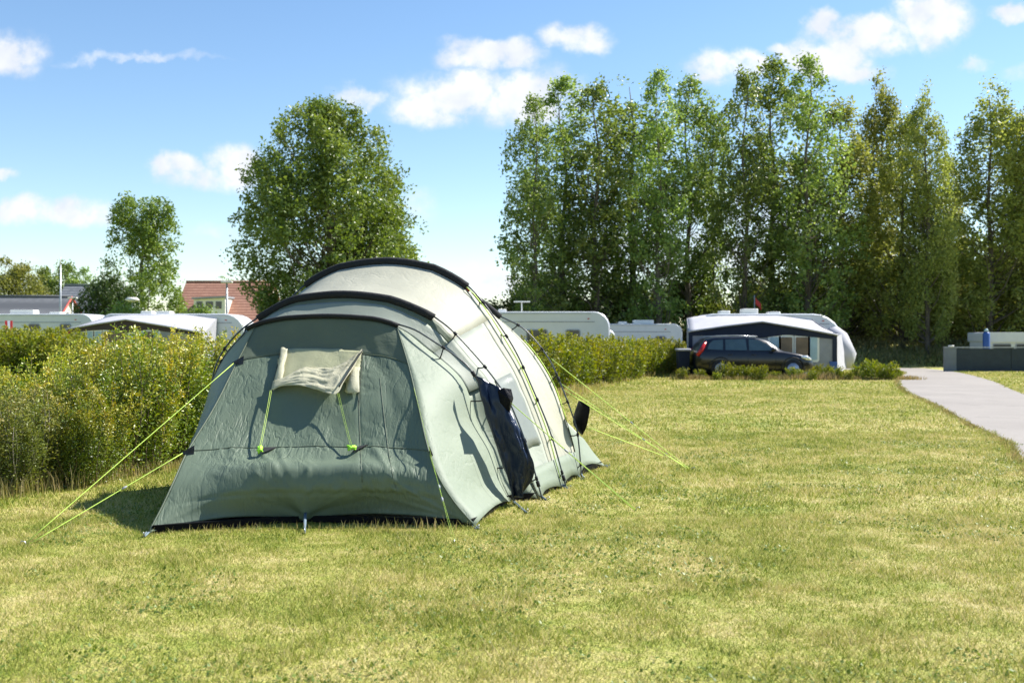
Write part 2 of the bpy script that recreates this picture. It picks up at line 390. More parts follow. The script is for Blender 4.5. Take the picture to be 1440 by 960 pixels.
CL = [(18, 72, 62, 42, 1), (-40, 80, 60, 40, 1), (690, 78, 92, 30, 1), (742, 140, 96, 56, 1), (650, 132, 120, 44, 1), (600, 150, 80, 30, .8), (812, 60, 62, 26, .9), (505, 137, 58, 18, .7),
      (246, 232, 46, 24, .9), (330, 226, 58, 34, 1), (300, 248, 100, 24, .7), (110, 296, 60, 28, .9), (25, 298, 80, 28, .9), (0, 244, 30, 14, .8),
      (1010, 92, 60, 30, .85), (1055, 90, 40, 28, .9), (1165, 82, 80, 34, 1), (1215, 50, 88, 36, 1), (1318, 30, 66, 44, 1), (1160, 30, 30, 24, .9), (1112, 74, 28, 16, .8), (1425, 14, 48, 16, .8), (1375, 88, 26, 12, .5),
      (1195, 100, 60, 22, .9), (700, 400, 90, 22, .7), (585, 285, 50, 36, .45), (660, 380, 40, 18, .4), (10, 366, 40, 14, .6), (310, 325, 50, 18, .4), (1440, 100, 40, 14, .4), (190, 83, 150, 8, .42), (1000, 330, 160, 90, .55), (860, 350, 130, 60, .5), (1120, 300, 120, 60, .5)]
den = None; hi = None
for (cx, cy, rx, ry, wgt) in CL:
    s1 = nd(nt, 'ShaderNodeVectorMath', operation='SUBTRACT'); L(nt, wv.outputs[0], s1.inputs[0]); s1.inputs[1].default_value = ((cx-CX)/F, (HZ-cy)/F, 0)
    s2 = nd(nt, 'ShaderNodeVectorMath', operation='MULTIPLY'); L(nt, s1.outputs[0], s2.inputs[0]); s2.inputs[1].default_value = (F/rx, F/ry, 0)
    s3 = nd(nt, 'ShaderNodeVectorMath', operation='LENGTH'); L(nt, s2.outputs[0], s3.inputs[0])
    mr = nd(nt, 'ShaderNodeMapRange', interpolation_type='SMOOTHSTEP'); L(nt, s3.outputs['Value'], mr.inputs[0])
    mr.inputs[1].default_value = 1.2; mr.inputs[2].default_value = .25; mr.inputs[3].default_value = 0; mr.inputs[4].default_value = wgt
    den = mr.outputs[0] if den is None else mathn(nt, 'MAXIMUM', den, mr.outputs[0])
wisp = noise(nt, cb.outputs[0], 34, 6, .62)
den = mathn(nt, 'MULTIPLY', den, mathn(nt, 'ADD', mathn(nt, 'MULTIPLY', wisp, 2.6), -.35), clamp=True)
mr = nd(nt, 'ShaderNodeMapRange', interpolation_type='SMOOTHSTEP'); L(nt, den, mr.inputs[0]); mr.inputs[1].default_value = .04; mr.inputs[2].default_value = .92; den = mr.outputs[0]
front = mathn(nt, 'GREATER_THAN', sp.outputs[1], .05)
den = mathn(nt, 'MULTIPLY', den, front)
# lighter towards the horizon: the sky itself, tinted slightly
hs = nd(nt, 'ShaderNodeHueSaturation'); hs.inputs['Saturation'].default_value = 1.12; hs.inputs['Value'].default_value = 1.0; hs.inputs['Hue'].default_value = .501; L(nt, sky.outputs[0], hs.inputs['Color'])
lp = nt.nodes  # (no ray tricks)
cc = ramp(nt, noise(nt, cb.outputs[0], 16, 4), [(.38, (4.5, 4.8, 5.3)), (.60, (5.7, 5.8, 6.0))])
mx = mixc(nt, den, hs.outputs[0], cc.outputs[0])
L(nt, mx, bg.inputs[0]); L(nt, bg.outputs[0], out.inputs[0])

SC.view_settings.view_transform = 'Standard'; SC.view_settings.look = 'None'; SC.view_settings.gamma = 1
SC.view_settings.exposure = 1.15
SC.cycles.max_bounces = 6; SC.cycles.transparent_max_bounces = 8; SC.cycles.use_denoising = True
SC.cycles.caustics_reflective = False; SC.cycles.caustics_refractive = False

# ------------------------------------------------------------------ ground and road
mb = MB(); S = 3000
mb.add([(-S, -200, 0), (S, -200, 0), (S, S, 0), (-S, S, 0)], [(0, 1, 2, 3)])
tag(mb.build('ground', M['lawn']), kind='structure')
LE = [(.6, -2), (2.8, 4), (4.3, 8), (5.95, 12.4), (6.8, 14.7), (7.45, 17.2), (8.9, 22.3), (10.5, 28.4), (13.4, 37), (16.2, 44), (16.9, 47.6)]
RE = [(3.8, -2), (6.0, 4), (7.5, 8), (9.2, 12.6), (10.0, 15.5), (10.7, 18.0), (11.9, 22.5), (13.1, 27.5), (15.6, 34.5), (18.3, 43.5), (19.4, 50.2)]
def smoothline(p, k=6):
    P = [Vector((a, b, 0)) for a, b in p]; out_ = []
    for i in range(len(P)-1):
        p0, p1, p2, p3 = P[max(i-1, 0)], P[i], P[i+1], P[min(i+2, len(P)-1)]
        for j in range(k):
            t = j/k; out_.append(.5*((2*p1)+(p2-p0)*t+(2*p0-5*p1+4*p2-p3)*t*t+(3*p1-p0-3*p2+p3)*t**3))
    out_.append(P[-1]); return out_
le, re_ = smoothline(LE), smoothline(RE)
for i, p in enumerate(le): p.x += .05*mn.noise(Vector((i*1.7, 0, 0)))
zr = .012
mb = MB(); rows = [[Vector((a.x, a.y, zr)), Vector((b.x, b.y, zr))] for a, b in zip(le, re_)]
mb.grid(rows)
# the far end turns left, behind the low shrubs
mb.grid([[Vector((16.9, 47.6, zr)), Vector((19.4, 50.2, zr))], [Vector((14, 48.1, zr)), Vector((15, 51.0, zr))], [Vector((-6, 49.5, zr)), Vector((-6, 52.2, zr))]])
tag(mb.build('road', M['road']), kind='structure')
ly = np.array([p.y for p in le]); lx = np.array([p.x for p in le]); ry_ = np.array([p.y for p in re_]); rx_ = np.array([p.x for p in re_])
def offroad(x, y, m=.0):
    w_ = .10*vnoise(np.stack([x*2.5, y*2.5, x*0], 1), 5)
    return (x < np.interp(y, ly, lx)-m+w_) | (x > np.interp(y, ry_, rx_)+m-w_) | (y > 52.5)

# grass blades over the lawn
def blades(n, y0, y1, hgt, wid, seed, tuft=None):
    g = np.random.default_rng(seed)
    y = np.sqrt(g.random(n)*(y1*y1-y0*y0)+y0*y0); x = (g.random(n)-.5)*2*(y*.50+1.0)
    ok = offroad(x, y); x, y = x[ok], y[ok]; n = len(x)
    P = np.stack([x*3.0, y*3.0, x*0], 1); cl = vnoise(P, 3); cl2 = vnoise(P*3.7, 4)
    hh = hgt*(.45+.75*cl)*(.55+.9*cl2)*(.5+g.random(n)*.9)*np.where(g.random(n) < .06, 1.9, 1)
    # ungrazed fringe where the mower cannot reach: along the road edge
    th = g.random(n)*2*np.pi; lean = (.25+g.random(n)*.9)
    B = np.stack([x, y, np.full(n, -.002)], 1)
    sx = np.stack([np.cos(th), np.sin(th), 0*x], 1)*(wid*(.6+.8*g.random(n)))[:, None]
    th2 = g.random(n)*2*np.pi
    tip = B+np.stack([np.cos(th2)*lean*hh, np.sin(th2)*lean*hh, hh], 1)
    V = np.stack([B-sx, B+sx, tip], 1).reshape(-1, 3)
    return V, np.arange(3*n).reshape(n, 3), g.random(n)
Vs, Ts, Rs = [], [], []; b0 = 0
for a in ((340000, 3.9, 8.5, .027, .0024, 1), (330000, 8.5, 16, .032, .0045, 2), (260000, 16, 30, .036, .009, 3), (150000, 30, 47, .045, .018, 4)):
    V, T, r_ = blades(*a); Vs.append(V); Ts.append(T+b0); Rs.append(r_); b0 += len(V)
o = link('grass', npmesh('grass', np.concatenate(Vs), np.concatenate(Ts), np.concatenate(Rs)), M['blade'])
tag(o, 'short dry mown grass covering the camping field', 'grass', kind='stuff')

# clover and plantain among the grass
def weeds():
    g = np.random.default_rng(77); n = 90000; y = np.sqrt(g.random(n)*(15**2-3.9**2)+3.9**2); x = (g.random(n)-.5)*2*(y*.5+1)
    q = np.stack([x*1.6, y*1.6, 0*x], 1); k = (vnoise(q, 31)*.6+vnoise(q*4, 32)*.4 > .60) & offroad(x, y, -.1); x, y = x[k], y[k]; n = len(x)
    V, T = leaves_(np.stack([x, y, .008+.018*g.random(n)], 1), .020, g); r_ = g.random(n)
    o = link('clover', npmesh('clover', V, T, np.concatenate([r_, r_])), M['clover']); tag(o, 'small dark green clover patches scattered through the lawn', 'clover', kind='stuff')

# ------------------------------------------------------------------ vegetation makers
def env_at(env, t):
    ts = np.array([e[0] for e in env]); rs = np.array([e[1] for e in env]); return np.interp(t, ts, rs)
def crown(seed, Hh, env, nclump, perclump, leaf, csize, thr=.42, freq=.55, zlo=.1, tall=1.0, lobes=.35):
    """leaf clumps spread inside an uneven envelope; returns leaf mesh and clump centres"""
    g = np.random.default_rng(seed); C = np.zeros((0, 3))
    while len(C) < nclump:
        n = nclump*4; t = zlo+(1-zlo)*g.random(n)
        th = g.random(n)*2*np.pi; rad = g.random(n)**.42
        er = env_at(env, t)
        lob = 1+lobes*(2*vnoise(np.stack([np.cos(th)*1.6+5, np.sin(th)*1.6+5, t*4], 1), seed)-1)
        P = np.stack([np.cos(th)*rad*er*lob, np.sin(th)*rad*er*lob, t*Hh], 1)
        keep = (vnoise(P*freq+11, seed+1)*.6+vnoise(P*freq*2.6+3, seed+2)*.4 > thr) & (g.random(n) < (er/er.max()+.15))
        C = np.concatenate([C, P[keep]])
    C = C[:nclump]
    cs = csize*(.55+.9*g.random(nclump))
    i = np.repeat(np.arange(nclump), perclump)
    off_ = unit(len(i), g)*(g.random(len(i))**.55)[:, None]*.95; off_[:, 2] *= tall
    LC = C[i]+off_*cs[i][:, None]
    V, T = leaves(LC, leaf, g, up=.6)
    rc = g.random(nclump); r_ = (.55*rc[i]+.45*g.random(len(i))); r_ = np.concatenate([r_, r_])
    return V, T, r_, C
def limbs(seed, Hh, C, r0, nl, base_t=.08, lean=0, wob=.15, tr_top=.95, mbx=None):
    random.seed(seed); mb = mbx or MB()
    pts = [Vector((math.sin(k*1.3+seed)*wob*k/8, math.cos(k*1.1+seed*2)*wob*k/8, Hh*tr_top*k/10)) for k in range(11)]
    mb.tube(pts, [r0*(1-.93*k/10)*(1.35 if k == 0 else 1) for k in range(11)], 8)
    idx = random.sample(range(len(C)), min(nl, len(C)))
    for k in idx:
        c = Vector(C[k]); zt = max(base_t*Hh, c.z-(.5+.9*math.hypot(c.x, c.y))*random.uniform(.7, 1.3))
        f = min(max(zt/(Hh*tr_top), 0), .97)*10; i0 = int(f); p0 = pts[i0].lerp(pts[i0+1], f-i0)
        rr = max(.015, r0*.36*(1-f/11)*random.uniform(.6, 1.1)); mid = p0.lerp(c, .5)+Vector((0, 0, -.12*(c-p0).length))
        mid += Vector([random.uniform(-1, 1)*.08*(c-p0).length for _ in range(3)])
        mb.tube([p0, p0.lerp(mid, .5)+Vector((0, 0, -.02)), mid, mid.lerp(c, .55)+Vector((0, 0, .03)), c], [rr, rr*.8, rr*.6, rr*.4, rr*.18], 5, cap=False)
    return mb
def make_tree(name, label, cat, loc, seed, Hh, env, nclump, perclump, leaf, csize, mat, r0, nl, group=None, **kw):
    t = thing(name, label, cat, loc, group)
    V, T, r_, C = crown(seed, Hh, env, nclump, perclump, leaf, csize, **kw)
    c = link('crown', npmesh('crown', V, T, r_), mat, t)
    mb = limbs(seed, Hh, C, r0, nl)
    q = MB(); q.v = mb.v; q.f = mb.f; q.sm = mb.sm
    me = bpy.data.meshes.new('trunk'); me.from_pydata([tuple(v) for v in q.v], [], q.f); me.polygons.foreach_set('use_smooth', q.sm)
    link('trunk', me, M['bark'], t)
    return t

weeds()
# --- row of poplars behind the caravans
PENV = [(0, .25), (.07, 1.3), (.2, 2.0), (.45, 2.1), (.7, 1.75), (.88, 1.05), (.97, .45), (1, .12)]
PENV2 = [(0, .2), (.05, 1.5), (.2, 2.5), (.4, 2.4), (.6, 1.9), (.8, 1.15), (.95, .5), (1, .1)]
PENV3 = [(0, .3), (.1, 1.6), (.3, 1.7), (.55, 2.0), (.78, 1.9), (.92, 1.2), (1, .3)]
protos = []
for k, (env, th_) in enumerate([(PENV, .47), (PENV2, .455), (PENV3, .475), (PENV, .46)]):
    t = make_tree('poplar_tree', None, None, (0, 0, 0), 20+k, 16, env, 640, 20, .18, .43, M['poplar'], .19, 90, thr=th_+.01, freq=.95, tall=1.1, lobes=.5)
    protos.append(t)
t = make_tree('poplar_tree', None, None, (0, 0, 0), 31, 16, PENV2, 1250, 17, .17, .42, M['poplar_olive'], .19, 90, thr=.45, freq=.9, tall=1.25, lobes=.45); protos.append(t)
t = make_tree('poplar_tree', None, None, (0, 0, 0), 32, 16, PENV, 1200, 17, .17, .42, M['poplar_olive'], .19, 90, thr=.45, freq=.9, tall=1.25, lobes=.45); protos.append(t)
POP = [(752, 138, 56, 1.1, 2), (792, 112, 60, 1.1, 0), (838, 100, 58, 1.1, 1), (888, 100, 61, 1.05, 3), (926, 102, 57, 1.05, 0), (968, 112, 62, 1.0, 2), (1002, 118, 64, .8, 3), (1048, 84, 58, 1.0, 1),
       (1086, 86, 61, 1.05, 2), (1136, 82, 57, 1.05, 0), (1184, 128, 60, 1.0, 4), (1236, 106, 62, 1.0, 5), (1268, 150, 58, 1.0, 4), (1304, 122, 56, 1.0, 5), (1335, 210, 63, .9, 4), (1392, 118, 58, 1.0, 5), (1440, 142, 60, 1.1, 4), (1485, 110, 58, 1.0, 5)]
used = set()
for i, (px, ty, D, ws, k) in enumerate(POP):
    o = protos[k] if k not in used else copy_tree(protos[k]); used.add(k)
    hh = Z(ty, D); o.location = (X(px, D), D, 0); o.rotation_euler = (0, 0, i*1.9); s = hh/16; ws *= [.85, 1.2, 1.0, 1.3, .9, 1.12, .8][i % 7]; o.scale = (ws*s, ws*s, s)
    nm = 'green' if k < 4 else 'olive yellow-green'
    tag(o, 'tall slim %s poplar, %s from the left in the row behind the caravans' % (nm, ORD[i]), 'tree', 'poplars in the tall row behind the caravans')
# dark bushes at the foot of the row
ub = make_tree('bush', None, None, (0, 0, 0), 41, 4.2, [(0, 1.6), (.3, 2.3), (.6, 2.1), (.85, 1.3), (1, .3)], 300, 30, .17, .55, M['under'], .1, 20, thr=.36, zlo=.02)
UB = [(716, 402, 60), (760, 396, 63), (812, 388, 64), (866, 392, 63), (920, 388, 65), (972, 396, 64), (1024, 392, 64), (1078, 388, 65), (1132, 380, 64), (1180, 372, 63), (1225, 378, 65), (1275, 360, 66), (1330, 372, 65), (1372, 350, 66), (1425, 370, 65), (1478, 360, 64)]
for i, (px, ty, D) in enumerate(UB):
    o = ub if i == 0 else copy_tree(ub); hh = Z(ty, D); s = hh/4.2
    o.location = (X(px, D), D, 0); o.rotation_euler = (0, 0, i*2.3); o.scale = (s*1.0, s*1.0, s*[.85, 1.1, .7, 1.0][i % 4])
    tag(o, 'dark leafy bush under the poplars, %s from the left of the undergrowth' % ORD[i], 'bush', 'dark bushes under the poplar row')

# --- big broad tree behind the tent
make_tree('broadleaf_tree', 'large full green tree with twin-lobed top rising behind the tent', 'tree', (X(462, 62), 62, 0), 52, Z(150, 62),
          [(0, 1.2), (.12, 2.9), (.3, 4.7), (.5, 4.8), (.7, 4.2), (.85, 3.3), (.94, 2.4), (1, 1.0)], 2300, 32, .20, .60, M['broad'], .3, 150, thr=.445, freq=.5, zlo=.03, lobes=.45)
make_tree('broadleaf_tree', 'pale green tree adjoining the big tree, right behind the tallest tent arch', 'tree', (X(522, 65), 65, 0), 53, Z(262, 65),
          [(0, 2.4), (.2, 3.5), (.5, 3.2), (.8, 2.1), (1, .5)], 800, 32, .20, .60, M['broad'], .16, 60, thr=.42, freq=.5, zlo=.05)
# --- left background trees
make_tree('broadleaf_tree', 'slender tree with open feathery crown rising over the left rooftops', 'tree', (X(200, 78), 78, 0), 61, Z(276, 78),
          [(0, 2.2), (.2, 3.0), (.4, 2.9), (.62, 2.3), (.8, 2.1), (.93, 1.8), (1, .9)], 850, 30, .2, .52, M['broad'], .26, 70, thr=.47, freq=.55, lobes=.45)
make_tree('dark_tree', 'low dark evergreen tree left of the slender feathery tree', 'tree', (X(150, 70), 70, 0), 62, Z(384, 70),
          [(0, 1.6), (.3, 2.2), (.6, 1.9), (.85, 1.2), (1, .3)], 420, 36, .17, .55, M['darkleaf'], .2, 20, thr=.33, zlo=.02)
FT = [(6, 366, 150, 'poplar_olive'), (32, 372, 152, 'poplar_olive'), (62, 378, 160, 'poplar'), (92, 370, 158, 'broad'), (118, 378, 156, 'poplar')]
for i, (px, ty, D, mt) in enumerate(FT):
    hh = Z(ty, D)
    make_tree('broadleaf_tree', 'distant round-topped tree on the left skyline behind grey roofs, %s from the left edge' % ORD[i], 'tree', (X(px, D), D, 0), 70+i, hh,
              [(0, 2.5), (.3, 3.4), (.6, 3.2), (.85, 2.0), (1, .6)], 300, 30, .32, .9, M[mt], .3, 20, 'distant trees on the left skyline', thr=.38)
make_tree('broadleaf_tree', 'small distant tree showing just above the red tiled roof', 'tree', (X(314, 140), 140, 0), 78, Z(390, 140),
          [(0, .8), (.4, 1.6), (.8, 1.2), (1, .4)], 100, 30, .3, .7, M['poplar'], .2, 10)
make_tree('bush', 'bright green bush in front of the slender tree behind the left awning', 'bush', (X(172, 58), 58, 0), 79, Z(430, 58),
          [(0, 1.2), (.5, 1.5), (.85, 1.1), (1, .4)], 160, 30, .14, .4, M['broad'], .08, 10, thr=.3, zlo=.1)
make_tree('bush', 'green bush below the white dormer of the red roofed house', 'bush', (X(282, 70), 70, 0), 80, Z(434, 70),
          [(0, 1.4), (.5, 1.9), (.85, 1.3), (1, .5)], 200, 30, .16, .45, M['broad'], .08, 10, thr=.3, zlo=.1)

# --- hedge bushes: upright leafy stems
def shrub_meshes(seed, Hh, rad, nst, nleaf, leaf, spread=.5, bare=0.0, tw=True, dens=1.0, hv=.38):
    g = np.random.default_rng(seed); random.seed(seed)
    Cs, Ds, Rr = [], [], []; mb = MB()
    for k in range(nst):
        a = g.random()*2*np.pi; r = rad*np.sqrt(g.random()); hh = Hh*((1-hv)+hv*g.random()**.8)*(1-.22*(r/rad)**2)
        b = np.array([np.cos(a)*r*.7, np.sin(a)*r*.7, 0]); le_ = np.array([np.cos(a)*r*spread*.8+g.normal()*.10, np.sin(a)*r*spread*.8+g.normal()*.10, hh])
        cv = g.normal(size=3)*.05; cv[2] = 0
        ts = np.linspace(0, 1, 6)
        pts = [b+le_*t+cv*math.sin(math.pi*t)*2 for t in ts]
        if tw: mb.tube([tuple(p) for p in pts], [.006*(1-.8*t)+.001 for t in ts], 4, cap=False)
        n = int(nleaf*(.7+.6*g.random()))
        t = bare+(1-bare)*g.random(n)**.85
        P = b+le_*t[:, None]+cv*(np.sin(np.pi*t)*2)[:, None]
        # short side twigs carry the leaves
        q = unit(n, g); q[:, 2] = np.abs(q[:, 2])*.7; sw = (.03+.17*g.random(n))*(1.3-t)
        P = P+q*(sw*1.2)[:, None]
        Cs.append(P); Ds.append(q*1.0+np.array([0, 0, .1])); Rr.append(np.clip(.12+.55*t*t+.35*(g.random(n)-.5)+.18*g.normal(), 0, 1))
    C = np.concatenate(Cs); Dd = np.concatenate(Ds); rr = np.concatenate(Rr)
    C[:, 2] = np.maximum(C[:, 2], .02)
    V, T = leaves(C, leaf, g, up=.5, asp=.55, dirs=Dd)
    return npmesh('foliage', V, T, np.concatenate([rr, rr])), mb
def make_shrub(name, mat, seed, *a, twm='twig', **kw):
    t = thing(name, None, None); fm, mb = shrub_meshes(seed, *a, **kw)
    link('foliage', fm, mat, t)
    me = bpy.data.meshes.new('stems'); me.from_pydata([tuple(v) for v in mb.v], [], mb.f); link('stems', me, M[twm], t)
    return t
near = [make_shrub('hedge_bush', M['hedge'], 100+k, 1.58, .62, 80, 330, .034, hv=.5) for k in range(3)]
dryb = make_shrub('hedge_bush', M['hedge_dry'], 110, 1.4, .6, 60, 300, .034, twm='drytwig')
NB = [(-5.1, 8.9, .80, 'd'), (-4.62, 9.75, .74, 'd'), (-4.15, 10.25, .66, 0), (-4.85, 10.6, .74, 1), (-4.1, 11.1, .97, 2), (-4.75, 11.6, .90, 0), (-4.0, 12.1, 1.0, 1), (-4.45, 12.9, 1.03, 2), (-3.75, 13.0, 1.0, 0), (-4.1, 13.9, 1.02, 1), (-3.4, 13.9, 1.02, 2), (-3.2, 14.9, 1.02, 0), (-2.9, 15.8, 1.0, 1), (-5.7, 10.9, .74, 1), (-5.9, 12.2, .72, 2), (-5.2, 12.9, .85, 0), (-4.9, 14.2, 1.0, 1)]
NBL = sorted(range(len(NB)), key=lambda i: NB[i][0]/NB[i][1])
rank = {i: r for r, i in enumerate(NBL)}
first = set()
for i, (x, y, s, k) in enumerate(NB):
    src = dryb if k == 'd' else near[k]
    o = src if k not in first else copy_tree(src); first.add(k)
    o.location = (x, y, 0); o.rotation_euler = (0, 0, i*1.37); o.scale = (s, s, s)
    nm = 'dry twiggy thinning' if k == 'd' else 'dense yellow-green'
    tag(o, '%s bush, %s from the left in the near hedge beside the tent' % (nm, ORD[rank[i]]), 'hedge bush', 'bushes of the near hedge left of the tent')
# mid hedge right of the tent
mid = [make_shrub('hedge_bush', M['hedge_far'], 120+k, 1.5, .85, 60, 90, .075) for k in range(2)]
NMID = 20
for i in range(NMID):
    t_ = i/(NMID-1); D = 26.5+t_*20; x = .25+t_*6.6+.25*math.sin(i*2.1)
    if i == 0: o = mid[0]
    elif i == 1: o = mid[1]
    else: o = copy_tree(mid[i % 2])
    s = [.98, 1.08, .95, 1.04, 1.0][i % 5]*(1.06-.1*t_); o.location = (x, D+.3*math.sin(i*3.3), 0); o.rotation_euler = (0, 0, i*1.1); o.scale = (s, s, s)
    tag(o, 'yellow-green bush, %s from the tent in the hedge before the white caravan' % ORD[i], 'hedge bush', 'bushes of the hedge in front of the white caravan')
# hedge behind, left edge
for i in range(7):
    o = copy_tree(mid[i % 2]); D = 33+(i % 2)*.8; px = -10+i*16.5
    o.location = (X(px, D), D, 0); o.rotation_euler = (0, 0, i*1.7); s = 1.27-.03*(i % 3); o.scale = (s, s, s)
    tag(o, 'green hedge bush, %s from the left edge in the farther hedge below the white caravan' % ORD[i], 'hedge bush', 'bushes of the farther hedge at the left edge')
# low young shrubs in front of the car
low = [make_shrub('low_shrub', M['hedge_far'], 130+k, .62, .42, 22, 60, .07, spread=.8) for k in range(2)]
LS = [(963, .72), (985, .62), (1008, .5), (1024, 1.05), (1050, .85), (1068, .9), (1092, .5), (1118, .75), (1140, .62), (1152, .9), (1178, .8), (1192, .55), (1210, .9), (1228, 1.2), (1246, 1.05), (1262, .5)]
for i, (px, s) in enumerate(LS):
    o = low[i] if i < 2 else copy_tree(low[i % 2]); D = 36.4+.5*math.sin(i*2.2)
    o.location = (X(px, D), D, 0); o.rotation_euler = (0, 0, i*1.9); s *= .82; o.scale = (s*.9, s*.9, s*1.3)
    tag(o, 'low young shrub, %s from the left in the border in front of the dark car' % ORD[i], 'shrub', 'low shrubs in the border before the car and awning')

# --- tall dry grass strips (uncountable)
def tallgrass(name, label, pts, n, hgt, wid, spread, mat, seed, blade_w=.006):
    g = np.random.default_rng(seed); P = np.array(pts, float); k = g.integers(0, len(P)-1, n); t = g.random(n)
    seg = np.linalg.norm(P[1:]-P[:-1], axis=1); k = g.choice(len(P)-1, n, p=seg/seg.sum())
    B = P[k]+(P[k+1]-P[k])*t[:, None]; x = B[:, 0]+g.normal(size=n)*spread; y = B[:, 1]+g.normal(size=n)*spread
    cl = vnoise(np.stack([x*1.3, y*1.3, x*0], 1), seed); hh = hgt*(.3+1.1*cl)*(.4+.8*g.random(n))
    th = g.random(n)*2*np.pi; B = np.stack([x, y, 0*x], 1); sx = np.stack([np.cos(th), np.sin(th), 0*x], 1)*blade_w
    th2 = g.random(n)*2*np.pi; ln = .1+.4*g.random(n)
    m_ = B+np.stack([np.cos(th2)*ln*hh*.3, np.sin(th2)*ln*hh*.3, hh*.6], 1); tip = B+np.stack([np.cos(th2)*ln*hh, np.sin(th2)*ln*hh, hh], 1)
    V = np.stack([B-sx, B+sx, m_+sx*.7, m_-sx*.7, tip], 1).reshape(-1, 3); i = np.arange(n)*5
    T = np.concatenate([np.stack([i, i+1, i+2], 1), np.stack([i, i+2, i+3], 1), np.stack([i+3, i+2, i+4], 1)]); r_ = g.random(n)
    o = link(name, npmesh(name, V, T, np.concatenate([r_]*3)), mat); tag(o, label, 'grass', kind='stuff'); return o
tallgrass('tall_grass', 'tall dry straw grass at the foot of the near hedge', [(-5.5, 8.0), (-4.5, 9.7), (-3.75, 11.6), (-3.1, 13.4)], 5000, .20, 0, .20, M['drygrass'], 201, .003)
tallgrass('tall_grass', 'dry straw grass along the foot of the farther hedge', [(1.2, 26), (2.6, 33), (5.2, 41), (7.2, 46)], 4500, .22, 0, .25, M['drygrass'], 202, .012)
tallgrass('tall_grass', 'dry straw grass between low shrubs in front of the car', [(5.8, 36.4), (13.7, 36.4)], 6000, .2, 0, .25, M['drygrass'], 203, .012)
tallgrass('tall_grass', 'uneven dry grass fringe along the left road edge', [(p.x-.06, p.y) for p in le if p.y > 7], 9000, .05, 0, .05, M['drygrass'], 204, .005)
tallgrass('tall_grass', 'long grass blades left standing under the front tent edge', [(-2.3, 7.75), (-1.2, 7.78), (-.4, 7.85)], 260, .10, 0, .05, M['drygrass'], 205, .0025)
# grassy bank under the poplars
g = np.random.default_rng(9)
mb = MB(); rows = []
for j in range(9):
    y = 53+j*1.6; zz = [0, .35, .75, 1.05, 1.2, 1.25, 1.2, 1.1, .9][j]
    rows.append([Vector((x, y+.4*math.sin(x), (zz*(.9+.2*mn.noise(Vector((x*.2, y*.2, 0)))) if j else -.02)*min(1, max(.35, (x-2)/12)))) for x in np.arange(-12, 48, 1.5)])
mb.grid(rows)
tag(mb.build('bank', M['lawn']), kind='structure')
n = 42000; x = g.random(n)*50-4; y = 53+g.random(n)*10; zb = np.interp(y, [53, 54.6, 56.2, 57.8, 59.4, 61], [0, .35, .75, 1.05, 1.2, 1.25])*np.clip((x-2)/12, .35, 1)
V, T = leaves(np.stack([x, y, zb+g.random(n)**1.5*.35*(1+vnoise(np.stack([x*.5, y*.5, 0*x], 1), 9))], 1), .22, g, asp=.25, dirs=np.tile([0, 0, 1.2], (n, 1)))
r_ = g.random(n); tag(link('undergrowth', npmesh('undergrowth', V, T, np.concatenate([r_, r_])), M['bank']), 'rough dark undergrowth covering the bank below the poplars', 'undergrowth', kind='stuff')

# ------------------------------------------------------------------ THE TENT
AX = Vector((.105, .9945, 0))                      # axis of the tunnel, towards the rear
FT_ = {k: gr(*p) for k, p in dict(A=(718, 706), B=(760, 702), C=(794, 686), D=(817, 671), E=(850, 656)).items()}
tent = thing('tent', 'large green and cream tunnel tent with black arch sleeves pegged on the lawn', 'tent', (-1.1, 9.2, 0))
def onpl(px, py, foot, push=0):
    rx, rz_ = (px-CX)/F, -(py-HZ)/F
    D = (AX.dot(foot)+push)/(AX.x*rx+AX.y); return Vector((rx*D, D, H+rz_*D))
def cr(P, n):
    """Catmull-Rom through P, resampled to n points by length"""
    q = []
    for i in range(len(P)-1):
        p0, p1, p2, p3 = P[max(i-1, 0)], P[i], P[i+1], P[min(i+2, len(P)-1)]
        for j in range(10):
            t = j/10; q.append(.5*((2*p1)+(p2-p0)*t+(2*p0-5*p1+4*p2-p3)*t*t+(3*p1-p0-3*p2+p3)*t**3))
    q.append(P[-1]); d = [0]
    for a, b in zip(q, q[1:]): d.append(d[-1]+(b-a).length)
    o = []; k = 0
    for i in range(n):
        s = d[-1]*i/(n-1)
        while k < len(d)-2 and d[k+1] < s: k += 1
        f = (s-d[k])/max(1e-9, d[k+1]-d[k]); o.append(q[k].lerp(q[k+1], min(1, max(0, f))))
    return o
def hoopc(key, left, right, nh=33, push=0):
    """left: foot..peak, right: peak..foot, photo points on this arch's upright plane"""
    l = cr([onpl(x, y, FT_[key], push) for x, y in left], nh); r = cr([onpl(x, y, FT_[key], push) for x, y in right], nh)
    c = l+r[1:]; m_ = nh-1
    for _ in range(12):
        d = list(c)
        for i in range(m_-4, m_+5): d[i] = c[i]*.5+(c[i-1]+c[i+1])*.25
        c = d
    return c
cA = hoopc('A', [(262, 702), (274, 640), (286, 580), (301, 530), (322, 492), (352, 463), (400, 450), (462, 446)],
           [(462, 446), (520, 450), (564, 463), (600, 490), (638, 521), (656, 546), (670, 592), (691, 633), (705, 677), (718, 705)])
cB = hoopc('B', [(262, 698), (272, 650), (286, 590), (299, 545), (318, 500), (345, 465), (366, 450), (415, 424), (482, 414)],
           [(482, 414), (545, 423), (606, 448), (634, 474), (660, 504), (686, 535), (706, 575), (728, 632), (746, 676), (758, 701)])
cC = hoopc('C', [(325, 690), (332, 640), (345, 570), (368, 500), (398, 440), (430, 405), (480, 378), (545, 366)],
           [(545, 366), (600, 376), (652, 403), (680, 434), (706, 474), (730, 515), (748, 555), (768, 608), (780, 650), (790, 685)])
